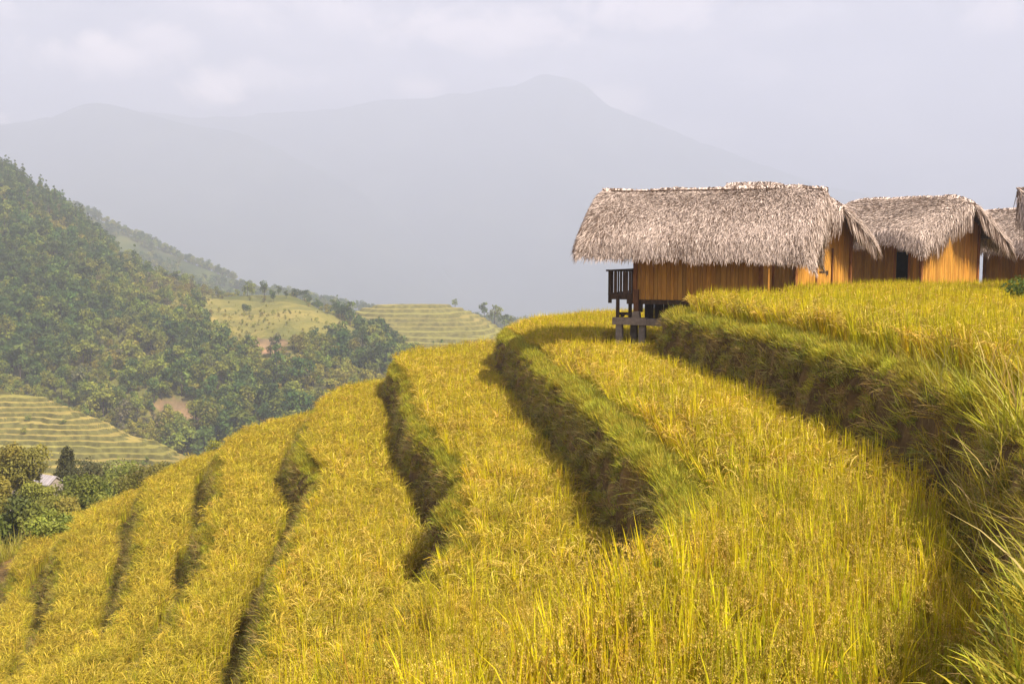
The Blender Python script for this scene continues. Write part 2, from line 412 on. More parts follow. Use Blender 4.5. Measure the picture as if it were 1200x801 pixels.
YEL, GRN, OCH, STR = np.array([.62, .50, .014]), np.array([.37, .365, .014]), np.array([.50, .30, .035]), np.array([.80, .61, .19])
def rice_clump(r, kind, lod, heady):
    c = Clump()
    nb, npn, gr, gs, wm, sg, bd = [(12, 9, 44, .0085, 1.5, 5, 0), (11, 8, 9, .013, 1.6, 4, .010), (9, 8, 2, .02, 1.9, 3, .014)][lod]
    if heady: nb, npn, wm, bd = int(nb * 1.15), int(npn * 2.1), wm * .66, bd * .8
    for k in range(nb):
        mixg = np.clip(r.normal([.3, .65, .15][kind] + .3 * heady, .2), 0, 1)
        col = YEL * (1 - mixg) + GRN * mixg
        if r.uniform() < .03: col = OCH
        h = r.uniform(.5, .9) if heady else r.uniform(.74, 1.04)
        c.blade(r, h, r.uniform(.0, .10), r.uniform(.0, .35) if r.uniform() < .85 else r.uniform(.7, 1.6), .012 * wm * r.uniform(.8, 1.3), col * r.uniform(.85, 1.15), sg, rad=.06)
    for k in range(npn + [0, -2, 3][kind]):
        f = r.uniform()
        col = (OCH * (1 - f) * .9 + YEL * .2 + STR * f * .8) if kind != 1 else (YEL * .5 + STR * .4)
        if lod == 0: col = col * .78 + OCH * .12
        if heady: col = YEL * r.uniform(.3, .75) + OCH * r.uniform(.0, .22) + STR * r.uniform(.05, .4)
        c.panicle(r, r.uniform(.76, 1.0), col * r.uniform(.8, 1.15), gr, gs, 8, bd)
    return c
def rice_meshes(lod, heady):
    r = np.random.default_rng(100 + lod + 10 * heady)
    return [rice_clump(r, k, lod, heady).mesh('rice_clump', M_RICE) for k in (0, 0, 0, 0, 1, 1, 1, 2, 2, 2)]
RICE = [protos('rice_models_%d' % (l + 3 * hd), rice_meshes(l, hd)) for hd in (0, 1) for l in range(3)]

def tuft(r, n, h0, h1, wd, cols, lean=(.1, .7), curl=(.3, 1.4), seg=4, rad=.1):
    c = Clump()
    for k in range(n):
        a = cols[r.integers(len(cols))]
        c.blade(r, r.uniform(h0, h1), r.uniform(*lean), r.uniform(*curl), wd * r.uniform(.7, 1.3), np.array(a) * r.uniform(.75, 1.25), seg, rad=rad)
    return c.mesh('grass_tuft', M_GRASS)
G1, G2, G3, G4 = (.37, .34, .022), (.46, .39, .03), (.26, .255, .018), (.46, .36, .11)
BR1, BR2 = (.27, .19, .04), (.38, .28, .07)
rg = np.random.default_rng(55)
GRASS = protos('grass_models', [tuft(rg, 46, .10, .26, .008, [G1, G1, G2, G2, G3], rad=.12) for _ in range(3)] +       # 0-2 short green ledge turf
               [tuft(rg, 30, .2, .45, .008, [BR1, BR2, G4, G3], (.3, 1.2), (.8, 2.2), rad=.12) for _ in range(3)] +      # 3-5 dry bank growth
               [tuft(rg, 20, .3, .75, .008, [G1, G2, G4, G2], (.05, .5), (.3, 1.5), 5, rad=.1) for _ in range(3)] +      # 6-8 long grass
               [tuft(rg, 60, .05, .16, .012, [G3, G3, (.17, .19, .02), G1, BR2], (.2, 1.3), (.2, 1.2), 3, rad=.16) for _ in range(2)])  # 9-10 low weeds

def scatter(name, pts, rot, scl, ind, coll, label, cat):
    """one object: points that carry the clump models"""
    me = bpy.data.meshes.new(name)
    me.vertices.add(len(pts)); me.vertices.foreach_set('co', np.asarray(pts, np.float32).ravel())
    a = me.attributes.new('rot', 'FLOAT_VECTOR', 'POINT'); a.data.foreach_set('vector', np.asarray(rot, np.float32).ravel())
    a = me.attributes.new('scl', 'FLOAT', 'POINT'); a.data.foreach_set('value', np.asarray(scl, np.float32))
    a = me.attributes.new('ind', 'INT', 'POINT'); a.data.foreach_set('value', np.asarray(ind, np.int32))
    o = link(name, me)
    ng = bpy.data.node_groups.new(name, 'GeometryNodeTree')
    ng.interface.new_socket('Geometry', in_out='INPUT', socket_type='NodeSocketGeometry')
    ng.interface.new_socket('Geometry', in_out='OUTPUT', socket_type='NodeSocketGeometry')
    n, l = ng.nodes.new, ng.links.new
    gi, go = n('NodeGroupInput'), n('NodeGroupOutput')
    ci = n('GeometryNodeCollectionInfo'); ci.inputs['Collection'].default_value = coll
    ci.inputs['Separate Children'].default_value = True; ci.inputs['Reset Children'].default_value = True
    iop = n('GeometryNodeInstanceOnPoints'); iop.inputs['Pick Instance'].default_value = True
    def attr(nm, ty):
        x = n('GeometryNodeInputNamedAttribute'); x.data_type = ty; x.inputs['Name'].default_value = nm
        return x.outputs['Attribute']
    l(gi.outputs[0], iop.inputs['Points']); l(ci.outputs[0], iop.inputs['Instance'])
    l(attr('ind', 'INT'), iop.inputs['Instance Index'])
    e2r = n('FunctionNodeEulerToRotation'); l(attr('rot', 'FLOAT_VECTOR'), e2r.inputs[0]); l(e2r.outputs[0], iop.inputs['Rotation'])
    l(attr('scl', 'FLOAT'), iop.inputs['Scale'])
    l(iop.outputs[0], go.inputs[0])
    md = o.modifiers.new('clumps', 'NODES'); md.node_group = ng
    return tag(o, label, cat, kind='stuff')

def tilt_euler(dx, dy, amount, spin):
    """euler (XYZ) that spins about z, then leans towards (dx,dy)"""
    out_ = np.empty((len(spin), 3))
    from mathutils import Matrix
    for i in range(len(spin)):
        ax = Vector((-dy[i], dx[i], 0))
        m = Matrix.Rotation(amount[i], 3, ax if ax.length > 1e-6 else Vector((1, 0, 0))) @ Matrix.Rotation(spin[i], 3, 'Z')
        out_[i] = m.to_euler()
    return out_

def in_view(x, y, z, mx=90, my=60):
    d = y * cos(PITCH) - z * sin(PITCH)
    u = 600 + F_PX * x / np.maximum(d, .1)
    v = 400.5 - F_PX * (z * cos(PITCH) + y * sin(PITCH)) / np.maximum(d, .1)
    return (y > 2.5) & (u > -mx) & (u < 1200 + mx) & (v > -my) & (v < 801 + my + 0 * u)

STEP = 0.18
px_, py_ = np.meshgrid(np.arange(-25, 20, STEP), np.arange(3, 54, STEP))
px_ = (px_ + rng.uniform(-.07, .07, px_.shape)).ravel(); py_ = (py_ + rng.uniform(-.07, .07, py_.shape)).ravel()
SDS = [lipdist(i, px_, py_) for i in range(9)]
pz_ = interp_z(px_, py_)
LEDGE = [0.7, 0.72, 0.42, 0.38, 0.3, 0.28, 0.28, 0.28, .3]
def ledge(i, y): return LEDGE[i] if i != 1 else .12 + .6 * sstep(8.5, 12.5, y)
T0_FIELD = np.array([(4.4, 28.0), (4.7, 29.3), (7.9, 29.2), (9.0, 33), (9.9, 34.4), (10.6, 35.0), (12.9, 37.1), (13.2, 40.2), (16.0, 37.0), (20.3, 40.6), (22.6, 41), (16.2, 31), (30, 24), (30, -5), (1, -5), (1, 12)])
t0 = sdist(T0_FIELD, px_, py_)
HUT1_PAD = np.array([(2.9, 31.5), (7.8, 29.9), (9.2, 33.4), (3.4, 35.6)])
h1 = sdist(HUT1_PAD, px_, py_)
bush_hole = np.hypot(px_ - 13.0, py_ - 24.6)
rice_labels = ['golden rice on the high field in front of the thatched huts', 'golden rice on the broad terrace below the huts',
               'golden rice on the terrace left of the deep grassy bank', 'golden rice on the fourth terrace down from the huts',
               'golden rice on the fifth terrace down from the huts', 'golden rice on the narrow sixth terrace down from the huts',
               'golden rice on the seventh terrace at the lower left', 'golden rice on the lowest terrace by the valley trees']
OCC = np.zeros(len(px_), bool)
for i in range(9):
    inside = SDS[i] < -ledge(i, py_)
    if i > 0: inside &= SDS[i - 1] > BANK[i - 1] + [.04, .06, .1, .16, .22, .25, .25, .25, .2][i]
    if i == 0: inside &= (t0 < -.05) & (np.hypot(px_, py_) > 4.5) & (bush_hole > .5)
    if i == 1: inside &= (h1 > .15)
    vis = in_view(px_, py_, pz_ + .5)
    keep = inside & vis & (rng.uniform(size=len(px_)) < .95)
    OCC |= inside
    x, y, z = px_[keep], py_[keep], pz_[keep]
    n = len(x)
    dist = np.hypot(x, y)
    # plants at the field's edge lean out over the ledge
    edge = np.clip(1 - (-SDS[i][keep] - ledge(i, y)) / .5, 0, 1)
    e = .05
    gxx = (lipdist(i, x + e, y) - lipdist(i, x - e, y)); gyy = (lipdist(i, x, y + e) - lipdist(i, x, y - e))
    g = np.hypot(gxx, gyy) + 1e-6
    lean = edge * np.abs(rng.normal(.08, .28, n)).clip(0, .75) + np.abs(rng.normal(0, .06, n))
    ra = rng.uniform(0, 2 * pi, n)
    dx = np.where(edge > .05, gxx / g, np.cos(ra)); dy = np.where(edge > .05, gyy / g, np.sin(ra))
    rot = tilt_euler(dx, dy, lean, rng.uniform(0, 2 * pi, n))
    patch = fbm(x * .35, y * .35, 200 + i, 3) + rng.normal(0, .28, n) + [.05, -.02, -.12, -.02, .12, .12, .12, .15, .15][i]
    ind = np.where(patch > .3, rng.integers(4, 7, n), np.where((patch < -.33) | (edge > rng.uniform(.3, 1.1, n)), rng.integers(7, 10, n), rng.integers(0, 4, n)))
    scl = rng.uniform(.9, 1.07, n) * (1 - edge * rng.uniform(.0, .16 if i == 0 else .35, n)) * (.96 + .1 * fbm(x * .6, y * .6, 210 + i, 2))
    P = np.stack([x, y, z - .02], -1)
    # three levels of detail in one object per terrace would need three objects: choose by the terrace's nearest part instead
    lods = np.where(dist < 13, 0, np.where(dist < 25, 1, 2))
    ALLP = getattr(scatter, 'acc', None)
    if ALLP is None: scatter.acc = []
    scatter.acc.append((i, P, rot, scl, ind, lods))

RALL = bpy.data.collections.new('rice_models')
for l in range(6):
    for o in RICE[l].objects: RALL.objects.link(o)
# collection children come sorted by name: rice_models_0_000 ... rice_models_2_009
for i, P, rot, scl, ind, lods in scatter.acc:
    if i == 8 or not len(P): continue
    hd = rng.uniform(size=len(P)) < [.06, .12, .5, .65, .85, .92, .95, .95, 1][i]
    scatter('rice_field', P, rot, scl, ind + 10 * lods + 30 * hd, RALL, rice_labels[i], 'rice field')
print('rice points', sum(len(a[1]) for a in scatter.acc))

# grass on ledges and banks
gr_n = 0
def grass_points(step, xr, yr, seed):
    r = np.random.default_rng(seed)
    x, y = np.meshgrid(np.arange(*xr, step), np.arange(*yr, step))
    x = (x + r.uniform(-step / 2, step / 2, x.shape)).ravel(); y = (y + r.uniform(-step / 2, step / 2, y.shape)).ravel()
    return x, y, r
x, y, r = grass_points(.092, (-25, 20), (2.5, 54), 9)
z = interp_z(x, y)
k = in_view(x, y, z); x, y, z = x[k], y[k], z[k]
SD2 = [lipdist(i, x, y) for i in range(9)]
P_, R_, S_, I_ = [], [], [], []
for i in range(9):
    s = SD2[i]
    up_ok = (SD2[i - 1] > BANK[i - 1] * .4) if i > 0 else np.ones(len(x), bool)
    e = .05
    # ledge turf
    m = (s > -ledge(i, y) - .12) & (s < .08) & up_ok
    if i == 0: m &= (sdist(T0_FIELD, x, y) < .6) & (np.hypot(x, y) > 3.2)
    if i == 1: m &= sdist(HUT1_PAD, x, y) > .1
    m &= r.uniform(size=len(x)) < .9
    # bank face
    b = (s >= .02) & (s < BANK[i] + .4) & up_ok
    sel = np.where(m | b)[0]
    if not len(sel): continue
    xs, ys, ss = x[sel], y[sel], s[sel]
    gxx = lipdist(i, xs + e, ys) - lipdist(i, xs - e, ys); gyy = lipdist(i, xs, ys + e) - lipdist(i, xs, ys - e)
    g = np.hypot(gxx, gyy) + 1e-6
    isb = b[sel]
    n = len(sel)
    clump = fbm(xs * .9, ys * .9, 300 + i, 3)
    right = (i == 0) & (ys < 13.5)
    ledge_long = (i == 0) & (ys < 17)
    q = r.uniform(size=n)
    kind = np.where(isb,
        np.where(q < .36 + .3 * clump, r.integers(3, 6, n), np.where(q < .74, r.integers(9, 11, n), np.where(right & (q > .985), r.integers(6, 9, n), np.where(q < .95, r.integers(0, 3, n), -1)))),
        np.where(q < .8, r.integers(0, 3, n), np.where(q < .9, r.integers(9, 11, n), np.where(ledge_long & (q > .972), r.integers(6, 9, n), r.integers(0, 3, n)))))
    hang = isb & (i == 0) & (ys < 15) & (ss < .45) & (r.uniform(size=n) < .03)
    kind = np.where(hang, r.integers(6, 9, n), kind)
    tl = np.where(isb, r.uniform(.3, 1.15, n), r.uniform(0, .25, n) + np.clip((ss + .3) * 1.2, 0, .6))
    far_thin = np.hypot(xs, ys) > 30
    ok = (kind >= 0) & ~(far_thin & (r.uniform(size=n) < .3))
    rot = tilt_euler(gxx / g, gyy / g, tl, r.uniform(0, 2 * pi, n))
    sc = np.where(isb, r.uniform(.6, 1.15, n), r.uniform(.6, 1.35, n)) * (1 + .5 * np.clip(clump, -.6, .8))
    P_.append(np.stack([xs, ys, z[sel] - .02], -1)[ok]); R_.append(rot[ok]); S_.append(sc[ok]); I_.append(kind[ok])
P_, R_, S_, I_ = np.concatenate(P_), np.concatenate(R_), np.concatenate(S_), np.concatenate(I_)
ty = rng.uniform(8.6, 13.5, 20); tx = np.interp(ty, [6.5, 9, 11.5, 14.5], [3.7, 4.72, 5.4, 5.7]) - rng.uniform(-.25, .3, 20)
P_ = np.concatenate([P_, np.stack([tx, ty, interp_z(tx, ty) - .03], -1)]); S_ = np.concatenate([S_, rng.uniform(.9, 1.7, 20)]); I_ = np.concatenate([I_, rng.integers(6, 9, 20)])
R_ = np.concatenate([R_, tilt_euler(-np.ones(20), rng.normal(0, .6, 20), rng.uniform(0, .5, 20), rng.uniform(0, 6.28, 20))])
print('grass points', len(P_))
scatter('bank_grass', P_, R_, S_, I_, GRASS, 'green and dry grass on the terrace ledges and banks', 'grass')

# wild grass on the slope beyond the lowest terrace and round the huts
x, y, r = grass_points(.42, (-70, -4), (26, 100), 19)
z = interp_z(x, y); k = in_view(x, y, z, 60, 60) & (lipdist(8, x, y) > -.6); x, y, z = x[k], y[k], z[k]
scatter('slope_grass', np.stack([x, y, z - .03], -1), np.stack([0 * x, 0 * x, r.uniform(0, 6.28, len(x))], -1), r.uniform(1.2, 2.4, len(x)), r.integers(6, 9, len(x)), GRASS,
        'long wild grass on the slope under the valley trees', 'grass')
x, y, r = grass_points(.2, (3, 26), (27, 48), 29)
z = interp_z(x, y); k = in_view(x, y, z, 60, 60) & (sdist(T0_FIELD, x, y) > .02) & (lipdist(0, x, y) < -.1); x, y, z = x[k], y[k], z[k]
scatter('yard_grass', np.stack([x, y, z - .02], -1), np.stack([0 * x, 0 * x, r.uniform(0, 6.28, len(x))], -1), r.uniform(.8, 1.4, len(x)), r.integers(0, 3, len(x)), GRASS,
        'short green grass on the ground around the huts', 'grass')

# ------------------------------------------------------------------ thatched huts
PALE, MID, DRK = np.array([.72, .59, .52]), np.array([.43, .335, .285]), np.array([.17, .115, .085])
class Roof:
    """thatched gable roof in hut coordinates: x along the ridge, y across, front is -y"""
    def __init__(s, Lr, We, zr, ze, prow=(.1, .1), droop=(.1, .25), cx=0.0, p=1.18, sag=.05, seed=0, rz=1.2):
        s.rz = rz
        s.Lr, s.We, s.zr, s.ze, s.prow, s.droop, s.cx, s.p, s.sag, s.seed = Lr, We, zr, ze, prow, droop, cx, p, sag, seed
        s.sl = math.hypot(We, zr - ze)
    def hl(s, sg, a):                       # end of the roof at the fraction a down the slope
        return s.Lr / 2 - np.where(sg < 0, s.prow[0], s.prow[1]) * a
    def surf(s, u, q):
        a = np.abs(q); aa = np.minimum(a, 1.0)
        sg = np.sign(u); h = s.hl(sg, aa)
        eu = np.maximum(np.abs(u) - h, 0)
        x = np.where(eu > 0, sg * (h + .35 * eu), u)
        z = s.zr - (s.zr - s.ze) * (.82 * aa ** s.p + .18 * aa ** 2.6)
        z = z - s.sag * np.cos(np.clip(u / s.Lr, -.5, .5) * pi) * (1 - aa)
        z = z + .07 * fbm(u * .9 + s.seed, q * 2.5, 400 + s.seed, 3) * (1 - .3 * aa)
        k = np.clip((np.abs(u) - (h - s.rz)) / s.rz, 0, 1) ** 2
        z = z - k * np.where(sg < 0, s.droop[0], s.droop[1])
        e = np.maximum(a - 1, 0) * s.sl
        y = np.sign(q) * (aa * s.We + .28 * e)
        z = z - .93 * np.hypot(e, eu)
        return np.stack([x + s.cx, y, z], -1)

def thatch(roof, n, r, lmin=.32, lmax=.66, wd=.022, back=.45):
    """the leaves of the thatch: base points in courses, each leaf lying down the slope"""
    nb = int(n * back)
    def batch(n, sign, lo, hi, l0, l1, lift, endw):
        u = r.uniform(-.5, .5, n) * roof.Lr
        course = np.round(r.uniform(lo, hi, n) * roof.sl / .13) * .13 / roof.sl
        q = np.clip(course + r.normal(0, .012, n) + .05 * fbm(u * 1.6, course * 3, 7, 2), .01, 1.06)
        near = np.clip((np.abs(u) - (roof.Lr / 2 - .55)) / .55, 0, 1)
        az = r.normal(0, .24, n) + np.sign(u) * near * endw * r.uniform(.3, 1.2, n)
        ln = r.uniform(l0, l1, n)
        lf = r.uniform(.3, 1.0, n) * lift
        sides = []
        for t in (0, .5, 1.0):
            pu = u + np.sin(az) * ln * t; pq = sign * (q + np.cos(az) * ln * t / roof.sl)
            P = roof.surf(pu, pq)
            e1 = roof.surf(pu + .02, pq) - P; e2 = roof.surf(pu, pq + sign * .01) - P
            nrm = np.cross(e1, e2) * sign; nrm /= np.linalg.norm(nrm, axis=1)[:, None] + 1e-9
            nrm *= np.where(nrm[:, 2:3] < -.2, -1, 1)
            dn = e2 / (np.linalg.norm(e2, axis=1)[:, None] + 1e-9); du = e1 / (np.linalg.norm(e1, axis=1)[:, None] + 1e-9)
            dirv = dn * np.cos(az)[:, None] + du * np.sin(az)[:, None]
            sd = np.cross(nrm, dirv); sd /= np.linalg.norm(sd, axis=1)[:, None] + 1e-9
            P = P + nrm * (.015 + lf * (t ** 1.4) * .11 - (.03 if t == 0 else 0))[:, None]
            if t > 0: P = P + r.normal(0, .012, P.shape)
            sides.append((P, sd, nrm))
        roll = r.normal(0, .45, n)[:, None]
        w_ = (wd * r.uniform(.6, 1.4, n))[:, None]
        V = []
        for (P, sd, nrm), k in zip(sides, (.8, 1.0, .18)):
            s_ = sd * np.cos(roll) + nrm * np.sin(roll)
            V += [P - s_ * w_ * k * .5, P + s_ * w_ * k * .5]
        V = np.stack(V, 1)
        f = r.uniform(size=n) + .35 * fbm(u * 1.3, q * 4, 33, 3)
        c = np.where((f < .25)[:, None], DRK, np.where((f < .57)[:, None], MID, PALE)) * r.uniform(.72, 1.22, n)[:, None]
        return V, np.repeat(c[:, None], 6, 1)
    B = [batch(n, -1, .0, 1.0, lmin, lmax, 1.0, .9), batch(nb, 1, .0, 1.0, lmin, lmax, 1.0, .9),
         batch(int(n * .2), -1, .93, 1.04, .3, .66, .8, .8), batch(int(nb * .25), 1, .93, 1.05, .35, .8, .8, .8)]
    # verge fringes: leaves that start at the ends and hang outwards
    for sg in (-1, 1):
        for sign in (-1, 1):
            m = int(n * .055)
            V, c = batch(m, sign, .0, 1.02, .3, .62, .9, .3)
            B.append((V, c))
    V = np.concatenate([b[0] for b in B]); C = np.concatenate([b[1] for b in B])
    m = len(V)
    b6 = np.arange(m)[:, None] * 6
    Fq = np.concatenate([b6 + [0, 1, 3, 2], b6 + [2, 3, 5, 4]])
    return V.reshape(-1, 3), Fq, C.reshape(-1, 3)

def verge(roof, n, r, wd=.028):
    """shaggy fringe along both sloping ends"""
    sg = np.where(r.uniform(size=n) < .5, -1.0, 1.0); q = r.uniform(-.97, .97, n)
    a = np.minimum(np.abs(q), 1)
    h = roof.hl(sg, a)
    u0 = sg * (h - r.uniform(.0, .45, n)); ln = r.uniform(.4, .9, n) * (1 - .55 * sstep(.7, .97, np.abs(q)))
    az = r.uniform(.2, 1.1, n)          # outward share
    pts = []
    for t in (0, .5, 1):
        pu = u0 + sg * np.sin(az) * ln * t; pq = q + np.sign(q) * np.cos(az) * ln * t / roof.sl
        P = roof.surf(pu, pq); P[:, 2] += .03 * r.uniform(.3, 1.3, n) * (1 if t else 0)
        P[:, 2] -= np.where(t > 0, .5 * t * t * ln, 0)
        pts.append(P + (r.normal(0, .02, P.shape) if t else 0))
    d = pts[2] - pts[0]; d /= np.linalg.norm(d, axis=1)[:, None] + 1e-9
    sd = np.cross(d, r.normal(0, 1, d.shape)); sd /= np.linalg.norm(sd, axis=1)[:, None] + 1e-9
    w_ = (wd * r.uniform(.6, 1.4, n))[:, None]
    V = []
    for P, k in zip(pts, (.8, 1, .2)): V += [P - sd * w_ * k * .5, P + sd * w_ * k * .5]
    V = np.stack(V, 1)
    f = r.uniform(size=n)
    c = np.where((f < .3)[:, None], DRK, np.where((f < .65)[:, None], MID, PALE)) * r.uniform(.7, 1.2, n)[:, None]
    b6 = np.arange(n)[:, None] * 6
    return V.reshape(-1, 3), np.concatenate([b6 + [0, 1, 3, 2], b6 + [2, 3, 5, 4]]), np.repeat(c[:, None], 6, 1).reshape(-1, 3)

def roof_parts(roof, root, n, seed, pole=(True, .0, .0)):
    r = np.random.default_rng(seed)
    # the solid body of the roof, its leaves, its ridge
    nu, nq = 40, 33
    q = np.linspace(-1, 1, nq)
    top, bot = [], []
    for iq in q:
        hm, hp = float(roof.hl(np.array(-1.), abs(iq))), float(roof.hl(np.array(1.), abs(iq)))
        u = np.linspace(-hm, hp, nu)
        P = roof.surf(u, np.full(nu, iq)); P[:, 2] -= .03
        Q = P.copy(); Q[:, 2] -= .17
        top.append(P); bot.append(Q)
    top, bot = np.array(top), np.array(bot)
    V = np.concatenate([top.reshape(-1, 3), bot.reshape(-1, 3)]); n0 = nu * nq
    id_ = np.arange(n0).reshape(nq, nu)
    Fq = [np.stack([id_[:-1, :-1], id_[:-1, 1:], id_[1:, 1:], id_[1:, :-1]], -1).reshape(-1, 4)]
    Fq.append(Fq[0][:, ::-1] + n0)
    for line in (id_[0], id_[-1][::-1], id_[:, 0][::-1], id_[:, -1]):
        Fq.append(np.stack([line[1:], line[:-1], line[:-1] + n0, line[1:] + n0], -1))
    body = link('thatch_roof', mesh_np('thatch_roof', V, np.concatenate(Fq), M_UNDER, smooth=True), root)
    V1, F1, C1 = thatch(roof, n, r); V2, F2, C2 = verge(roof, int(n * .3), r)
    link('thatch_leaves', mesh_np('thatch_leaves', np.concatenate([V1, V2]), np.concatenate([F1, F2 + len(V1)]), M_THATCH, np.concatenate([C1, C2])), body)
    # ridge: bundles folded over the top, tied down by a long pole on the front slope
    m = int(roof.Lr * 130)
    u = r.uniform(-.5, .5, m) * roof.Lr; sgn = np.where(r.uniform(size=m) < .6, -1., 1.)
    ln = r.uniform(.2, .42, m); az = r.normal(0, .5, m)
    pts = []
    for t in (0, .4, 1):
        P = roof.surf(np.clip(u + np.sin(az) * ln * t, -roof.Lr / 2, roof.Lr / 2), sgn * np.maximum(.004, np.cos(az) * ln * t / roof.sl))
        P[:, 2] += .075 * (1 - t) + r.uniform(0, .035, m)
        P += r.normal(0, .012, P.shape)
        pts.append(P)
    d = pts[2] - pts[0]; d /= np.linalg.norm(d, axis=1)[:, None] + 1e-9
    sd = np.cross(d, (0, 0, 1)) + r.normal(0, .35, d.shape); sd /= np.linalg.norm(sd, axis=1)[:, None]
    w_ = (.05 * r.uniform(.6, 1.4, m))[:, None]
    Vr = np.stack([p + sg_ * sd * w_ * k * .5 for p, k in zip(pts, (1, 1, .3)) for sg_ in (-1, 1)], 1).reshape(-1, 3)
    f = r.uniform(size=m)
    cr_ = np.where((f < .25)[:, None], DRK, np.where((f < .5)[:, None], MID, PALE)) * r.uniform(.75, 1.2, m)[:, None]
    b6 = np.arange(m)[:, None] * 6
    link('ridge_cap', mesh_np('ridge_cap', Vr, np.concatenate([b6 + [0, 1, 3, 2], b6 + [2, 3, 5, 4]]), M_THATCH, np.repeat(cr_[:, None], 6, 1).reshape(-1, 3)), body)
    if pole[0]:
        u = np.linspace(-roof.Lr / 2 + .25 - pole[1], roof.Lr / 2 - .15 + pole[2], 16)
        P = roof.surf(np.clip(u, -roof.Lr / 2, roof.Lr / 2), np.full(16, -.085)); P[:, 0] = u + roof.cx; P[:, 2] += .085
        P[:, 2] = .5 * P[:, 2] + .5 * np.linspace(P[0, 2], P[-1, 2], 16) 
        b = MB(); b.tube(P, .026, 6, (1.6, 1.5, 1.5)); b.build('ridge_pole', M_WOOD, body)
    return body

def board_wall(root, p0, p1, z0, z1, r, bw=.13, th=.03, name='wall', skip=(), tint=1.0, m=None):
    """upright boards from p0 to p1; z1 may be a function of the way along; skip: (from, to) openings"""
    p0, p1 = np.array(p0, float), np.array(p1, float)
    ln = np.linalg.norm(p1 - p0); d = (p1 - p0) / ln; rz = math.atan2(d[1], d[0])
    b = MB(); s = 0.0
    while s < ln - .02:
        wdt = min(bw * r.uniform(.8, 1.25), ln - s)
        mid = s + wdt / 2
        if not any(a < mid < c for a, c, *_ in skip):
            top = z1(mid) if callable(z1) else z1
            c = p0 + d * mid
            off = r.uniform(-.006, .006)
            t = tint * r.uniform(.74, 1.16); hue = r.uniform(-.05, .05)
            b.box((c[0] - d[1] * off, c[1] + d[0] * off, (z0 + top) / 2), (wdt - .006, th, top - z0 + r.uniform(-.01, .01)), rz, (t * (1 + hue), t, t * (1 - hue)), bev=.006)
        s += wdt
    # a thin dark backing stops light at the joints
    return b.build(name, m or M_BOARD, root)

def hut_body(root, Lw, Ww, z0, zt, roof, r, door=None, rear=True, gdoor=None):
    """four walls of boards, corner posts, floor; gable walls rise to the roof"""
    hx, hy = Lw / 2, Ww / 2
    def gz(v): return float(roof.surf(np.array([0.0]), np.array([v / roof.We]))[0, 2]) - .3
    wt = gz(hy)
    skip = [door] if door else []
    board_wall(root, (-hx, -hy), (hx, -hy), z0, wt, r, skip=skip)
    board_wall(root, (hx, hy), (-hx, hy), z0, wt, r)
    board_wall(root, (hx, -hy), (hx, hy), z0, lambda s: gz(s - hy), r)
    board_wall(root, (-hx, hy), (-hx, -hy), z0, lambda s: gz(hy - s), r)
    for sx in (-1, 1):
        for sy in (-1, 1):
            b = MB(); b.box((sx * (hx + .02), sy * (hy + .02), (z0 - .1 + wt) / 2), (.13, .13, wt - z0 + .1), tint=(4.5, 2.7, 1.2), bev=.015)
            b.build('corner_post', M_WOOD, root)
    b = MB(); b.box((0, 0, z0 - .05), (Lw - .1, Ww - .1, .08), tint=(1, 1, 1)); b.build('floor', M_WOOD, root)
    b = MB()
    b.box((0, 0, z0 + .9), (Lw - .14, .05, 1.7)); b.build('inside_shade_sheet', M_DARK, root)  # near-black sheet added as the dark inside behind the doorway
    if door:
        c = -hx + (door[0] + door[1]) / 2; w_ = door[1] - door[0]
        b = MB()
        for sx in (-1, 1): b.box((c + sx * (w_ / 2 + .03), -hy - .012, (z0 + wt) / 2), (.07, .075, wt - z0), tint=(6.5, 3.6, 1.5))
        b.box((c, -hy - .012, z0 + .02), (w_ - .01, .07, .05), tint=(2, 1.4, 1))
        b.build('door_frame', M_WOOD, root)
    return wt

def hut_root(label, loc, a, group='thatched huts on the rice hill'):
    e = bpy.data.objects.new('thatched_hut', None); COL.objects.link(e)
    e.location = loc; e.rotation_euler = (0, 0, -R(a)); e.empty_display_size = .5
    return tag(e, label, 'hut', group)

# the hut on stilts in front
r = np.random.default_rng(21)
G0 = LEVEL[1]
h = hut_root('thatched hut on stilts with a dark railed balcony at its left end', (6.42, 33.0, G0), 20)
Z0 = 2.08
roof = Roof(7.3, 2.75, 5.62, 3.9, prow=(-.05, .5), droop=(-.02, .1), cx=.1, p=1.15, sag=.04, seed=1)
hx, hy = 1.94, 1.8
hut_body(h, 3.88, 3.6, Z0, 4.3, roof, r)
roof_parts(roof, h, 54000, 31, (True, -.1, .0))
b = MB()
for z in (Z0 - .07,): 
    b.box((-.1, -hy + .08, z), (4.3, .14, .16), tint=(1.2, 1.1, 1)); b.box((-.1, hy - .08, z), (4.3, .14, .16))
b.build('floor_beam', M_WOOD, h)
b = MB()
for k in range(12): b.box((-hx + .33 + k * .31, -hy + .5 + .004 * (k % 2), (Z0 - .15) / 2 + .62), (.3, .03, Z0 - 1.4), tint=(.5, .5, .5))  # darkened panel painted as the shade of the void under the floor
b.build('underfloor_shade_panel', M_WOOD, h)
b = MB(); b.box((-2.12, -hy - .02, 1.38), (1.12, .3, .23), tint=(1.05, 1, .95), bev=.02); b.box((-1.07, -hy - .02, 1.36), (1.0, .28, .22), tint=(.8, .76, .72), bev=.02)
b.build('plinth_beam', M_STONE, h)
for (u, v, t) in ((-2.47, -hy, .95), (-2.1, -hy + .45, .55), (-1.72, -hy, .8), (-.7, -hy, .8)):
    b = MB(); b.box((u, v, .55), (.23, .23, 1.44), tint=(t, t, t), taper=.92, bev=.02); b.build('stone_post', M_STONE, h)
b = MB(); b.box((-hx + .02, -hy - .01, 1.6), (.27, .27, .21), tint=(1, .95, .9), taper=.8, bev=.02); b.build('stone_pad', M_STONE, h)
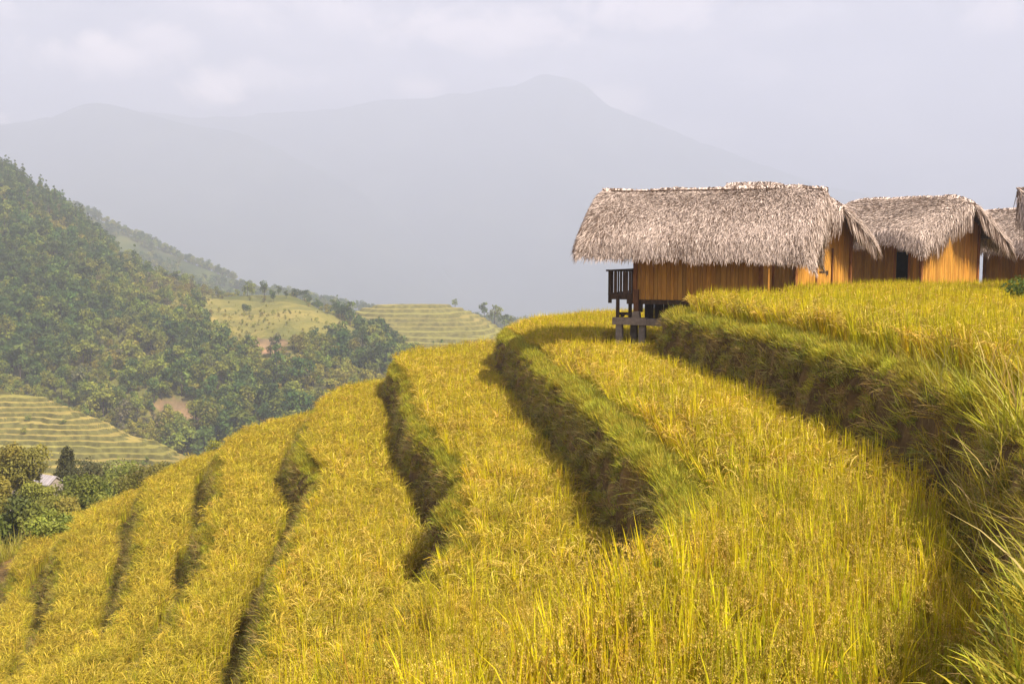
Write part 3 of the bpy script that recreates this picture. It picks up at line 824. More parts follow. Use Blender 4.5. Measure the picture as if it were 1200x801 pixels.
b = MB(); b.box((-hx + .02, -hy - .01, 2.05), (.17, .17, .7), tint=(2.6, 1.8, 1.2), bev=.015); b.build('post', M_WOOD, h)
for (u, v) in ((-2.55, -hy + .05), (-2.2, -hy + .3), (-2.55, hy - .1)):
    b = MB(); b.box((u, v, 1.82), (.1, .1, .68), tint=(1.2, 1.1, 1)); b.build('post', M_WOOD, h)
b = MB(); b.box((-2.3, -hy + .3, 1.6), (.62, .3, .08)); b.box((-2.45, -hy + .3, 1.53), (.08, .28, .07)); b.build('bench', M_WOOD, h)
# balcony at the left end
bal = MB()
for k in range(7): bal.box((-hx - .06 - .07 - k * .125, 0, 2.24), (.118, 3.5, .045), tint=(1, 1, 1) if k % 2 else (1.3, 1.2, 1.1))
bo = bal.build('balcony', M_WOOD, h)
b = MB(); b.box((-hx - .45, -1.72, 2.15), (.92, .09, .16), tint=(1.3, 1.2, 1.1)); b.box((-hx - .45, 1.72, 2.15), (.92, .09, .16)); b.box((-hx - .86, 0, 2.13), (.08, 3.35, .14)); b.build('joist', M_WOOD, bo)
b = MB(); b.box((-hx - .5, -1.72, 3.0), (1.02, .09, .06), tint=(.9, .9, .9)); b.box((-hx - .88, 0, 3.0), (.08, 3.34, .055), tint=(.9, .9, .9)); b.box((-hx - .5, 1.72, 3.0), (.9, .08, .06)); b.build('railing', M_WOOD, bo)
for (u, v) in ((-hx - .88, -1.72), (-hx - .88, 1.72), (-hx - .1, -1.72)):
    b = MB(); b.box((u, v, 2.46), (.1, .1, 1.02), tint=(1, .95, .9)); b.build('post', M_WOOD, bo)
for k, (u, wd) in enumerate(((-hx - .7, .1), (-hx - .53, .05), (-hx - .37, .17), (-hx - .22, .07))):
    b = MB(); b.box((u, -1.72, 2.615), (wd, .04, .7), tint=(1.6, 1.5, 1.5)); b.build('baluster', M_WOOD, bo)
for k in range(8):
    b = MB(); b.box((-hx - .88, -1.4 + k * .4, 2.615), (.035, .1, .7), tint=(1.4, 1.3, 1.3)); b.build('baluster', M_WOOD, bo)

# huts on the upper field
def upper_hut(label, loc, a, Lw, Ww, Lr, We, zr, ze, seed, n, door=None, prow=(.1, .15), droop=(.12, .3), z0=.25, pole=(True, 0, .0), gd=False, sag=.07, p=1.12):
    rr = np.random.default_rng(seed)
    h = hut_root(label, loc, a)
    rf = Roof(Lr, We, zr - loc[2], ze - loc[2], prow=prow, droop=droop, sag=sag, seed=seed, p=p)
    hut_body(h, Lw, Ww, z0, 3, rf, rr, door)
    for sx in (-1, 0, 1):
        for sy in (-1, 1):
            b = MB(); b.box((sx * (Lw / 2 - .15), sy * (Ww / 2 - .15), z0 / 2 - .2), (.25, .25, z0 + .2), bev=.02); b.build('stone_pad', M_STONE, h)
    if gd:
        b = MB()
        for k in range(6): b.box((Lw / 2 + .035, -.35 + k * .14, z0 + .95), (.03, .134, 1.72), tint=(.95 + .1 * (k % 2),) * 3)
        d = b.build('door', M_BOARD, h)
        b = MB(); b.box((Lw / 2 + .075, -.1, z0 + 1.0), (.04, .42, .035), tint=(1, 1, 1)); b.box((Lw / 2 + .08, .16, z0 + .95), (.05, .05, .16)); b.build('latch', M_WOOD, d)
        b = MB()
        for y in (-.47, .54): b.box((Lw / 2 + .04, y, z0 + .95), (.05, .07, 1.8), tint=(3, 1.9, 1))
        b.build('door_frame', M_WOOD, h)
    roof_parts(rf, h, n, seed + 1, pole)
    return h
GU = LEVEL[0]
upper_hut('thatched hut with an open black doorway beside a sunlit orange gable wall', (16.6, 42.1, GU), 50, 3.8, 4.7, 5.6, 3.6, 2.45, 1.0, 41, 36000,
          door=(2.75, 3.3), droop=(.2, .38), pole=(True, -.4, .35))
upper_hut('thatched hut half hidden behind the stilt hut, its board gable with a latched door', (10.44, 37.9, GU), 50, 3.1, 3.5, 4.6, 2.45, 2.25, 1.1, 51, 20000, droop=(.1, .5), gd=True, pole=(False, 0, 0))
upper_hut('thatched hut behind the green bush at the right end of the row', (24.3, 45.0, GU), 50, 3.8, 4.6, 6.0, 3.35, 2.2, .6, 61, 20000)
upper_hut('thatched hut cut by the right edge, only the dark end of its ridge showing', (19.4, 30.4, GU), 26.5, 4.0, 3.6, 7.4, 2.8, 2.15, 0.2, 71, 14000, prow=(2.3, .1), droop=(.05, .2))
upper_hut('thatched hut of which only a strip of ridge shows above the stilt hut', (11.6, 48.0, GU), 22, 2.4, 3.6, 2.7, 2.9, 3.5, 1.2, 81, 9000, z0=.8, pole=(False, 0, 0), droop=(.05, .25))

# ------------------------------------------------------------------ the valley, its hills and the far mountains
def loft(rows, nu, nv):
    """smooth surface through rows of points (each row the same length)"""
    A = np.array([cr(rw, nu) for rw in rows])               # rows x nu x 3
    return np.stack([cr(A[:, k], nv) for k in range(nu)], 1)  # nv x nu x 3
def grid_faces(nv, nu):
    i = np.arange(nv * nu).reshape(nv, nu)
    return np.stack([i[:-1, :-1], i[:-1, 1:], i[1:, 1:], i[1:, :-1]], -1).reshape(-1, 4)
def proj(P):
    x, y, z = P[..., 0], P[..., 1], P[..., 2]
    d = y * cos(PITCH) - z * sin(PITCH)
    return 600 + F_PX * x / d, 400.5 - F_PX * (z * cos(PITCH) + y * sin(PITCH)) / d
def hill_rows(cols, py, d, foot_d, foot_py, bulge, back=((90, -35), (260, -95))):
    top = np.array([at(a, b, d=c) for a, b, c in zip(cols, py, d)])
    ft = np.array([at(a, fp, d=fd) for a, fp, fd in zip(cols, foot_py, foot_d)])
    low = ft + (0, -25, -22)
    rows = [top + (0, dy, dz) for dy, dz in back][::-1] + [top]
    for t in (.33, .67): rows.append(top * (1 - t) + ft * t + np.array([0, 0, 1]) * bulge * sin(t * pi))
    return rows + [ft, low]

def ground_mat(name, cols, scale, scale2, bump=.6):
    m, t, b = mat(name)
    n, l = t.nodes.new, t.links.new
    co = n('ShaderNodeTexCoord')
    a = n('ShaderNodeTexNoise'); a.inputs['Scale'].default_value = scale; a.inputs['Detail'].default_value = 8; a.inputs['Roughness'].default_value = .68
    l(co.outputs['Object'], a.inputs['Vector'])
    rp = n('ShaderNodeValToRGB'); e = rp.color_ramp.elements
    e[0].position, e[1].position = .36, .66
    e[0].color, e[1].color = (*cols[0], 1), (*cols[-1], 1)
    for k, c in enumerate(cols[1:-1]):
        q = e.new(.36 + .3 * (k + 1) / (len(cols) - 1)); q.color = (*c, 1)
    l(a.outputs['Fac'], rp.inputs[0])
    at_ = n('ShaderNodeAttribute'); at_.attribute_name = 'tint'
    mu = n('ShaderNodeMixRGB'); mu.blend_type = 'MULTIPLY'; mu.inputs[0].default_value = 1
    l(rp.outputs[0], mu.inputs[1]); l(at_.outputs['Color'], mu.inputs[2])
    l(mu.outputs[0], b.inputs['Base Color']); b.inputs['Roughness'].default_value = 1; b.inputs['Specular IOR Level'].default_value = 0
    nb = n('ShaderNodeTexNoise'); nb.inputs['Scale'].default_value = scale2; nb.inputs['Detail'].default_value = 6
    l(co.outputs['Object'], nb.inputs['Vector'])
    bp = n('ShaderNodeBump'); bp.inputs['Strength'].default_value = bump; bp.inputs['Distance'].default_value = 1.0
    l(nb.outputs['Fac'], bp.inputs['Height']); l(bp.outputs[0], b.inputs['Normal'])
    return m
M_HILL = ground_mat('hillside_growth', [(.10, .115, .03), (.16, .16, .04), (.25, .22, .06)], .05, .5)
M_FARHILL = ground_mat('distant_growth', [(.04, .06, .022), (.08, .10, .035), (.13, .135, .05)], .02, .12)
M_MOUNT = ground_mat('mountain_forest', [(.035, .05, .03), (.06, .075, .04), (.10, .11, .06)], .004, .02)

# valley floor, out to the mountains
gx2 = np.linspace(-7600, 7600, 150); gy2 = np.linspace(-190, 6200, 120)
X2, Y2 = np.meshgrid(gx2, gy2)
Z2 = -69 + 9 * fbm(X2 / 240, Y2 / 240, 8, 4)
Z2 = np.minimum(Z2, -65.5) - 300 * sstep(800, 2300, Y2)
tag(link('ground', mesh_np('ground', np.stack([X2, Y2, Z2], -1).reshape(-1, 3), grid_faces(120, 150), M_FARHILL, np.ones(3), smooth=True)), 'green valley floor below the rice hill', 'ground', kind='structure')

# forested hillside across the valley
c1 = [-420, -260, -120, 0, 75, 150, 250, 345, 420, 480, 560, 660]
HROWS = hill_rows(c1, [60, 95, 150, 204, 250, 311, 350, 352, 390, 436, 470, 520], [680, 640, 610, 580, 550, 525, 500, 475, 445, 415, 400, 390],
                  [278, 278, 276, 275, 275, 275, 275, 275, 275, 275, 280, 285], [520] * 12, 9)
H1 = loft(HROWS, 230, 190)
H1[..., 2] += 3.2 * fbm(H1[..., 0] / 26, H1[..., 1] / 26, 61, 4) * np.clip((np.arange(190) / 190 - .25) * 4, 0.15, 1)[:, None]
hpx, hpy = proj(H1)
tint = np.ones(H1.shape)
def blot(px, py, cx_, cy_, rx, ry, sd):  # irregular clearing on the slope
    q = ((px - cx_) / rx) ** 2 + ((py - cy_) / ry) ** 2 + 1.5 * fbm(px / 16, py / 8, sd, 4)
    return np.clip((1.0 - q) * 2.5, 0, 1)
front = (np.arange(190) > 78)[:, None]
GRASSY = np.maximum.reduce([blot(hpx, hpy, 335, 374, 125, 34, 71), blot(hpx, hpy, 290, 352, 85, 16, 72)]) * front
SCAR = np.maximum.reduce([blot(hpx, hpy, 306, 406, 44, 10, 73), blot(hpx, hpy, 205, 480, 26, 14, 74) , blot(hpx, hpy, 228, 490, 34, 5, 75), blot(hpx, hpy, 330, 420, 16, 10, 76)]) * front
tint = tint * (1 - GRASSY[..., None]) + np.array([1.7, 1.5, 1.5]) * GRASSY[..., None]
tint = tint * (1 - SCAR[..., None]) + np.array([1.9, 1.25, 2.6]) * (1 + .8 * fbm(H1[..., 0] / 3, H1[..., 1] / 5, 97, 4))[..., None] * SCAR[..., None]
tag(link('hill', mesh_np('hill', H1.reshape(-1, 3), grid_faces(190, 230), M_HILL, tint.reshape(-1, 3), smooth=True)), 'forested green hillside with a grassy shoulder across the valley', 'hill', kind='structure')

# the hazy ridge behind it
c2 = [-260, -100, 0, 75, 150, 250, 345, 420, 520, 620, 760, 900, 1100]
H2 = loft(hill_rows(c2, [205, 215, 226, 239, 274, 320, 350, 368, 381, 392, 402, 410, 425], [1200, 1175, 1150, 1125, 1110, 1090, 1060, 1050, 1040, 1020, 1010, 1000, 1000],
                    [820] * 13, [392] * 13, 8, ((160, -50), (420, -140))), 260, 120)
H2[..., 2] += 5 * fbm(H2[..., 0] / 60, H2[..., 1] / 60, 81, 5)
p2x, p2y = proj(H2)
t2 = np.ones(H2.shape); pale = np.clip(fbm(H2[..., 0] / 45, H2[..., 1] / 70, 88, 3) * 3, 0, 1)[..., None]
t2 = t2 * (1 - pale) + np.array([1.35, 1.3, 1.1]) * pale
tag(link('hill', mesh_np('hill', H2.reshape(-1, 3), grid_faces(120, 260), M_FARHILL, t2.reshape(-1, 3), smooth=True)), 'hazy green ridge behind the forested hillside', 'hill', kind='structure')

# mountains
def mountain(cols, py, d, fd, label, sd, amp):
    dd = np.array(d, float) * np.ones(len(cols))
    top = np.array([at(a, b, d=c) for a, b, c in zip(cols, py, dd)])
    ft = np.array([(p[0] * fd / p[1], fd, -385) for p in top])
    rows = [top * (1, 1, 0) + (0, 760, -385), top + (0, 360, -200), top] + [top * (1 - t) + ft * t + np.array([0, 0, 1]) * 18 * sin(t * pi) for t in (.3, .65)] + [ft]
    M = loft(rows, 320, 130)
    fade = np.ones(130); fade[:50] = np.linspace(.45, 1, 50)
    M[..., 2] += amp * fbm(M[..., 0] / 310, M[..., 1] / 390, sd, 7) * fade[:, None]
    M[..., 2] = np.maximum(M[..., 2], -392)
    tag(link('mountain', mesh_np('mountain', M.reshape(-1, 3), grid_faces(130, 320), M_MOUNT, np.ones(3), smooth=True)), label, 'mountain', kind='structure')
mountain([-500, -250, -100, 0, 60, 110, 160, 210, 280, 350, 430, 520, 600], [190, 178, 160, 147, 137, 124, 133, 143, 155, 185, 235, 300, 380], 4300, 2900, 'nearer blue mountain shoulder at the left under the clouds', 131, 40)
mountain([-700, -350, -100, 100, 250, 380, 480, 560, 605, 640, 680, 720, 790, 880, 1000, 1150, 1350, 1700, 2100], [200, 180, 150, 140, 135, 126, 118, 108, 99, 90, 101, 124, 152, 184, 230, 276, 290, 292, 292], 5200, 3600, 'far pale mountain range with a peak fading into haze', 141, 52)

# terraced spurs across the valley
def terraces(name, label, rows, nu, nv, step, wob, seed, c_tread, c_bank, var):
    T = loft(rows, nu, nv)
    z = T[..., 2] + wob * fbm(T[..., 0] / (step * 20), T[..., 1] / (step * 14), seed, 3) - .006 * T[..., 0] + wob * .22 * fbm(T[..., 0] / (step * 3), T[..., 1] / (step * 3), seed + 5, 2)
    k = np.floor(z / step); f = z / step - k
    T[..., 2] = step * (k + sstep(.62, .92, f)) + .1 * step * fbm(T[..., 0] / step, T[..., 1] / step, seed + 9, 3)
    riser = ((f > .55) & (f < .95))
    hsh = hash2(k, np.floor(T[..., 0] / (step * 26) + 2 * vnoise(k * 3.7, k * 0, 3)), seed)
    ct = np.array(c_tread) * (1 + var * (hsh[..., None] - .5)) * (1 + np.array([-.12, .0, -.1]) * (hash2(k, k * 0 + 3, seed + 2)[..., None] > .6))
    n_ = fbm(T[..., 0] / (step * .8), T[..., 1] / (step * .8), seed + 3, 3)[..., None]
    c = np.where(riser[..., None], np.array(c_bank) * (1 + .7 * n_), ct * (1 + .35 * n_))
    m = leaf_mat(name + '_cover', .05, .9, 0, 0, 0)
    return tag(link(name, mesh_np(name, T.reshape(-1, 3), grid_faces(nv, nu), m, np.clip(c, .01, 1).reshape(-1, 3), smooth=False)), label, 'terraces', kind='structure'), T
ca = [-330, -200, -60, 0, 60, 120, 180, 222, 262, 300]
ta = np.array([at(a, b, d=c) for a, b, c in zip(ca, [430, 440, 456, 465, 480, 502, 522, 539, 556, 575], [282, 273, 263, 258, 249.8, 238.4, 229, 221.3, 214.6, 209])])
ba = np.array([at(a, 582, d=205.) for a in ca])
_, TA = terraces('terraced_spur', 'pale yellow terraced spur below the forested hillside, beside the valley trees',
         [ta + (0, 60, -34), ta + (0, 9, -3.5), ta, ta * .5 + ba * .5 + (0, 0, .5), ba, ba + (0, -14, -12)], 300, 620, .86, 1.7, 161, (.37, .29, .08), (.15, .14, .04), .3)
cb = [370, 400, 425, 470, 520, 560, 590, 625]
tb = np.array([at(a, b, d=c) for a, b, c in zip(cb, [398, 380, 366, 361, 362, 373, 390, 410], [505, 510, 515, 520, 520, 510, 500, 490])])
bb = np.array([at(a, b, d=c) for a, b, c in zip(cb, [432, 428, 424, 418, 414, 412, 414, 420], [430] * 8)])
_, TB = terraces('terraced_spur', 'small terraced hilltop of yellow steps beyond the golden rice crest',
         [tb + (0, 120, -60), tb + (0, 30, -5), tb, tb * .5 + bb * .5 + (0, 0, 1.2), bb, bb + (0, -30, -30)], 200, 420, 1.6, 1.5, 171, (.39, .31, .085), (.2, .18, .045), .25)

# the air of the valley
hz = MB(); hz.box((0, 2990, 370), (15600, 6580, 1540))
m, t, bsd = mat('valley_air')
t.nodes.remove(bsd)
pv = t.nodes.new('ShaderNodeVolumePrincipled'); pv.inputs['Color'].default_value = (.68, .725, .875, 1); pv.inputs['Density'].default_value = HAZE_DENSITY
pv.inputs['Density Attribute'].default_value = ''; pv.inputs['Anisotropy'].default_value = 0.0
t.links.new(pv.outputs[0], t.nodes['Material Output'].inputs['Volume'])
m.cycles.homogeneous_volume = True
tag(hz.build('haze', m), 'pale blue haze filling the valley', 'haze', kind='stuff')

# ------------------------------------------------------------------ trees
GREENS = {'dark': [(.085, .14, .034), (.105, .17, .038), (.15, .20, .042)], 'mid': [(.20, .25, .038), (.25, .28, .042), (.31, .31, .048)],
          'olive': [(.35, .32, .05), (.41, .36, .06), (.28, .29, .045)], 'pale': [(.19, .18, .075), (.23, .21, .11), (.14, .15, .05)], 'brown': [(.22, .18, .06), (.17, .16, .045), (.27, .22, .08)]}
def crown_mesh(r, n, R_, zc, zr, size, cols, nl=8, shape='round', name='crown', m=None, droop=.0, fill=.35):
    """leaf faces spread through several uneven lobes"""
    if shape == 'cone':
        t = r.uniform(0, 1, nl) ** .8
        LC = np.stack([r.normal(0, .3, nl) * R_ * (1 - t), r.normal(0, .3, nl) * R_ * (1 - t), zc - zr + 2 * zr * t], -1)
        LR = R_ * (1 - t) * .62 + R_ * .13
    else:
        v = r.normal(0, 1, (nl, 3)); v /= np.linalg.norm(v, axis=1)[:, None]
        k = r.uniform(.25, .72, nl)[:, None]
        LC = v * k * [R_, R_, zr] + [0, 0, zc]
        LR = R_ * r.uniform(.28, .52, nl)
    wgt = LR ** 2 / (LR ** 2).sum()
    li = r.choice(nl, n, p=wgt)
    d = r.normal(0, 1, (n, 3)); d[:, 2] += .25; d /= np.linalg.norm(d, axis=1)[:, None]
    rad = LR[li] * (fill + (1 - fill) * r.uniform(0, 1, n) ** .45) * (1 + .12 * r.normal(0, 1, n))
    P = LC[li] + d * rad[:, None] * [1, 1, .8 if shape != 'cone' else .9]
    nr = d * .8 + r.normal(0, .65, (n, 3)) + [0, 0, .3]; nr /= np.linalg.norm(nr, axis=1)[:, None]
    a = np.cross(nr, r.normal(0, 1, (n, 3))); a[:, 2] -= droop; a /= np.linalg.norm(a, axis=1)[:, None]
    b = np.cross(nr, a); b /= np.linalg.norm(b, axis=1)[:, None]
    sz = (size * r.uniform(.6, 1.4, n))[:, None]
    V = np.stack([P - a * sz * .5, P + b * sz * .26 + nr * sz * .05, P + a * sz * .5, P - b * sz * .26 + nr * sz * .05], 1)
    lobe_c = np.array([cols[i] for i in r.integers(0, len(cols), nl)]) * r.uniform(.8, 1.25, (nl, 1))
    c = lobe_c[li] * r.uniform(.7, 1.3, (n, 1))
    return mesh_np(name, V.reshape(-1, 3), np.arange(4 * n).reshape(-1, 4), m or M_LEAF, np.repeat(c[:, None], 4, 1).reshape(-1, 3)), LC, LR
def trunk_mesh(r, H, rad, LC, zfork, name='trunk', lim=6):
    b = MB()
    bend = r.normal(0, .05 * H, 2)
    def tp(t): return np.array([bend[0] * t * t, bend[1] * t * t, -.4 + (H + .4) * t])
    b.tube([tp(t) for t in np.linspace(0, 1, 7)], np.linspace(rad, rad * .35, 7), 7, (1, 1, 1))
    for c in LC[:lim]:
        t0 = r.uniform(zfork, .9); p = tp(t0)
        if c[2] < p[2] - .5: continue
        mid = p * .5 + c * .5 + [0, 0, -.08 * H * .3]
        b.tube([p, mid, c], [rad * .5, rad * .32, rad * .1], 5)
    return b.mesh(name, M_BARK)

M_FAR = leaf_mat('far_leaves', 0.3, 0.7, 0.26, 0.07, 0.1)
# kinds for the hillside: crown and trunk in one small mesh
def far_tree(r, cols, H, R_, n, size, shape='round'):
    me, LC, LR = crown_mesh(r, n, R_, H * .58, H * .38, size, cols, 7, shape)
    tm = trunk_mesh(r, H * .7, .16, LC, .5, lim=3)
    bm_v = np.empty(len(me.vertices) * 3, np.float32); me.vertices.foreach_get('co', bm_v)
    cc = np.empty(len(me.vertices) * 4, np.float32); me.attributes['tint'].data.foreach_get('color', cc)
    tv = np.empty(len(tm.vertices) * 3, np.float32); tm.vertices.foreach_get('co', tv)
    tf = [tuple(p.vertices) for p in tm.polygons if len(p.vertices) == 4]
    V = np.concatenate([bm_v.reshape(-1, 3), tv.reshape(-1, 3)]); n0 = len(me.vertices)
    Fq = np.concatenate([np.arange(n0).reshape(-1, 4), np.array(tf) + n0])
    c = np.concatenate([cc.reshape(-1, 4)[:, :3], np.tile((.13, .11, .085), (len(tv) // 3, 1))])
    mi = np.concatenate([np.zeros(n0 // 4, int), np.zeros(len(tf), int)])
    bpy.data.meshes.remove(me); bpy.data.meshes.remove(tm)
    return mesh_np('hillside_tree', V, Fq, M_FAR, c, mi=mi)
rt = np.random.default_rng(77)
KIND = []
for nm, cols, H, R_, n, size, shape, cnt in (('dark', GREENS['dark'], 8.5, 3.2, 420, .75, 'round', 3), ('mid', GREENS['mid'], 7.5, 3.0, 400, .7, 'round', 3), ('olive', GREENS['olive'], 5.0, 2.7, 360, .6, 'round', 3),
                                             ('pale', GREENS['pale'], 6.0, 2.2, 260, .55, 'round', 1), ('brown', GREENS['brown'], 4.2, 2.3, 300, .55, 'round', 1), ('conifer', GREENS['dark'], 11.0, 2.4, 420, .6, 'cone', 2)):
    KIND.append((nm, [far_tree(rt, cols, H, R_, n, size, shape) for _ in range(cnt)]))
WOOD = bpy.data.collections.new('wood_models')
ORD = []
for nm, ms in KIND:
    for me in ms:
        o = bpy.data.objects.new('wood_models_%02d' % len(ORD), me); WOOD.objects.link(o); ORD.append((nm, me))
kidx = {nm: [i for i, (a, _) in enumerate(ORD) if a == nm] for nm, _ in KIND}

def sample_loft(G, n, r, lo, hi):
    """random points of a grid surface, even over its area"""
    A = G[lo:hi]
    e1, e2 = A[1:, :-1] - A[:-1, :-1], A[:-1, 1:] - A[:-1, :-1]
    ar = np.linalg.norm(np.cross(e1, e2), axis=-1).ravel()
    k = r.choice(len(ar), n, p=ar / ar.sum())
    j, i = np.divmod(k, A.shape[1] - 1)
    f, g = r.uniform(0, 1, n)[:, None], r.uniform(0, 1, n)[:, None]
    P = (A[j, i] * (1 - f) + A[j, i + 1] * f) * (1 - g) + (A[j + 1, i] * (1 - f) + A[j + 1, i + 1] * f) * g
    return P, j + lo, i
P, j, i = sample_loft(H1, 21000, rt, 58, 172)
ppx, ppy = proj(P)
g_, s_ = GRASSY[j, i], SCAR[j, i]
gap = fbm(P[:, 0] / 14, P[:, 1] / 14, 501, 3)
keep = ~((ppx > 250) & (ppx < 395) & (j < 92) & (rt.uniform(size=len(P)) < .85)) & (ppx > -140) & (ppx < 640) & (s_ < .25) & ((g_ < .3) | (rt.uniform(size=len(P)) < .4)) & (gap > -.6)
P, j, i, gap, ppx, ppy, g_ = P[keep], j[keep], i[keep], gap[keep], ppx[keep], ppy[keep], g_[keep]
type_n = 1.25 * fbm(P[:, 0] / 26, P[:, 1] / 26, 511, 3) + rt.normal(0, .2, len(P))
q = rt.uniform(size=len(P))
up = np.clip((330 - ppy) / 120, 0, 1)            # darker wood towards the ridge at the upper left
typ = np.where(type_n + .25 * up > .18, 'dark', np.where(type_n > -.1, 'mid', np.where(q < .84, 'olive', np.where(q < .9, 'brown', 'pale'))))
typ = np.where((ppy < 290) & (j < 84) & (ppx < 110) & (q < .5), 'conifer', typ)
typ = np.where((typ == 'dark') & (q > .93), 'conifer', typ)
typ = np.where(g_ >= .3, 'olive', typ)
scl = np.clip(rt.lognormal(-.34, .42, len(P)), .3, 1.6) * np.where(typ == 'olive', .85, 1.0) * np.where(g_ > .3, rt.uniform(.18, .5, len(P)), 1)
scl = np.where(j < 82, scl * .8, scl)
ind = np.array([kidx[t][rt.integers(len(kidx[t]))] for t in typ])
dist = np.linalg.norm(P, axis=1)
# what the crest of the rice hides need not be an individual
crest = np.interp(ppx, [0, 130, 220, 262, 360, 400, 470, 600], [645, 580, 540, 522, 490, 458, 415, 385])
seen = (ppy - 6 < crest) & (ppx > -5)
size = scl / dist * np.array([{'dark': 8.5, 'mid': 7.5, 'olive': 5, 'pale': 6, 'brown': 4.2, 'conifer': 11}[t] for t in typ]) * seen
order = np.argsort(-size)
LAB = {'dark': 'dark green rounded tree in the wood on the hillside across the valley', 'mid': 'mid green leafy tree in the wood on the hillside across the valley',
       'olive': 'low olive green bushy tree on the hillside across the valley', 'pale': 'pale dusty green tree on the hillside across the valley',
       'brown': 'small brownish bush on the hillside across the valley', 'conifer': 'tall dark pointed tree rising from the wood on the hillside'}
GRP = {k: 'trees on the hillside, %s kind' % k for k in LAB}
NAME = {'dark': 'hillside_tree', 'mid': 'hillside_tree', 'olive': 'hillside_bush', 'pale': 'hillside_tree', 'brown': 'hillside_bush', 'conifer': 'pointed_tree'}
N_IND = 290
for k in order[:N_IND]:
    o = link(NAME[typ[k]], ORD[ind[k]][1], loc=P[k] + (0, 0, -.25), rotz=rt.uniform(0, 6.28))
    o.scale = (scl[k],) * 3
    tag(o, LAB[typ[k]], 'bush' if 'bush' in NAME[typ[k]] else 'tree', GRP[typ[k]])
rest = order[N_IND:]
print('hill trees', len(order))
scatter('forest', P[rest] + (0, 0, -.25), np.stack([0 * scl[rest], 0 * scl[rest], rt.uniform(0, 6.28, len(rest))], -1), scl[rest], ind[rest], WOOD, 'mixed green forest covering the hillside across the valley', 'forest')
# the wooded far ridge and the woods below the small terraces
P2, j2, i2 = sample_loft(H2, 7500, rt, 38, 80)
a, b_ = proj(P2)
k = (a > -60) & (a < 720) & (fbm(P2[:, 0] / 40, P2[:, 1] / 40, 521, 3) > -.12)
P2 = P2[k]; n = len(P2)
scatter('forest', P2 + (0, 0, -.4), np.stack([np.zeros(n), np.zeros(n), rt.uniform(0, 6.28, n)], -1), rt.uniform(.7, 1.6, n), rt.choice(kidx['dark'] + kidx['mid'], n), WOOD, 'hazy forest on the ridge behind the hillside', 'forest')

# trees one can pick out on the skylines
def single(px, py_top, d, base, kind, s_h, name, label, group=None):
    """a far tree that stands on the surface point base with its top at the given height"""
    me = ORD[kidx[kind][int(rt.integers(len(kidx[kind])))]][1]
    hh = max(v.co.z for v in me.vertices)
    o = link(name, me, loc=base, rotz=rt.uniform(0, 6.28)); s = s_h / hh
    o.scale = (s, s, s)
    return tag(o, label, 'tree', group)
def on_surface(G, px, lo, hi):
    """the ridge point of a hill surface in the direction px"""
    a, b_ = proj(G[lo:hi]); col = np.abs(a - px)
    col = np.where(col < 3, b_, 1e9); m = np.unravel_index(np.argmin(col), col.shape)
    return G[lo:hi][m]
for px, hgt, kind, label in ((570, 9, 'dark', 'dark hazy tree just right of the small terraced hilltop'), (582, 11, 'mid', 'tallest hazy tree on the skyline right of the small terraced hilltop'),
                             (594, 9, 'dark', 'hazy tree on the skyline beside the golden rice crest'), (602, 8, 'mid', 'hazy tree half behind the corner of the broad golden terrace')):
    p = on_surface(TB, px, 60, 300) if px < 590 else on_surface(TB, 590, 60, 300) + ((px - 590) * .43, 0, -1)
    single(px, 0, 0, p + (0, 0, -.5), kind, hgt, 'skyline_tree', label)
single(536, 0, 0, on_surface(TB, 536, 60, 300) + (0, 0, -.3), 'mid', 5, 'skyline_tree', 'small lone tree standing on top of the small terraced hilltop')
for px, hgt, kind, label in ((404, 9, 'dark', 'dark tree left of the small terraced hilltop'), (415, 12, 'dark', 'largest dark tree standing against the left side of the small terraced hilltop'), (428, 6, 'mid', 'low bushy tree at the left corner of the small terraced hilltop')):
    p = on_surface(H1, px, 60, 120)
    single(px, 0, 0, p + (0, -3, -.6), kind, hgt, 'skyline_tree', label)
for px, hgt, label in ((96, 7, 'lone tree on the hazy ridge behind the forested hillside'), (238, 9, 'dark tree low on the hazy ridge where it meets the grassy shoulder'), (222, 10, 'dark tree on the hazy ridge above the grassy shoulder')):
    p = on_surface(H2, px, 30, 70)
    single(px, 0, 0, p + (0, 0, -.6), 'dark', hgt, 'ridge_tree', label)

PB, jb, ib = sample_loft(TA, 60, np.random.default_rng(5), 250, 500)
a, b_ = proj(PB)
for k in np.where((a > 2) & (a < 205))[0][:16]:
    me = ORD[kidx['mid'][k % 3]][1]
    o = link('terrace_bush', me, loc=PB[k] + (0, 0, -.3), rotz=k); s_ = .22 + .03 * (k % 5); o.scale = (s_ * 1.5, s_, s_)
    tag(o, 'low green bush on a step of the pale terraced spur', 'bush', 'bushes on the terraced spur')

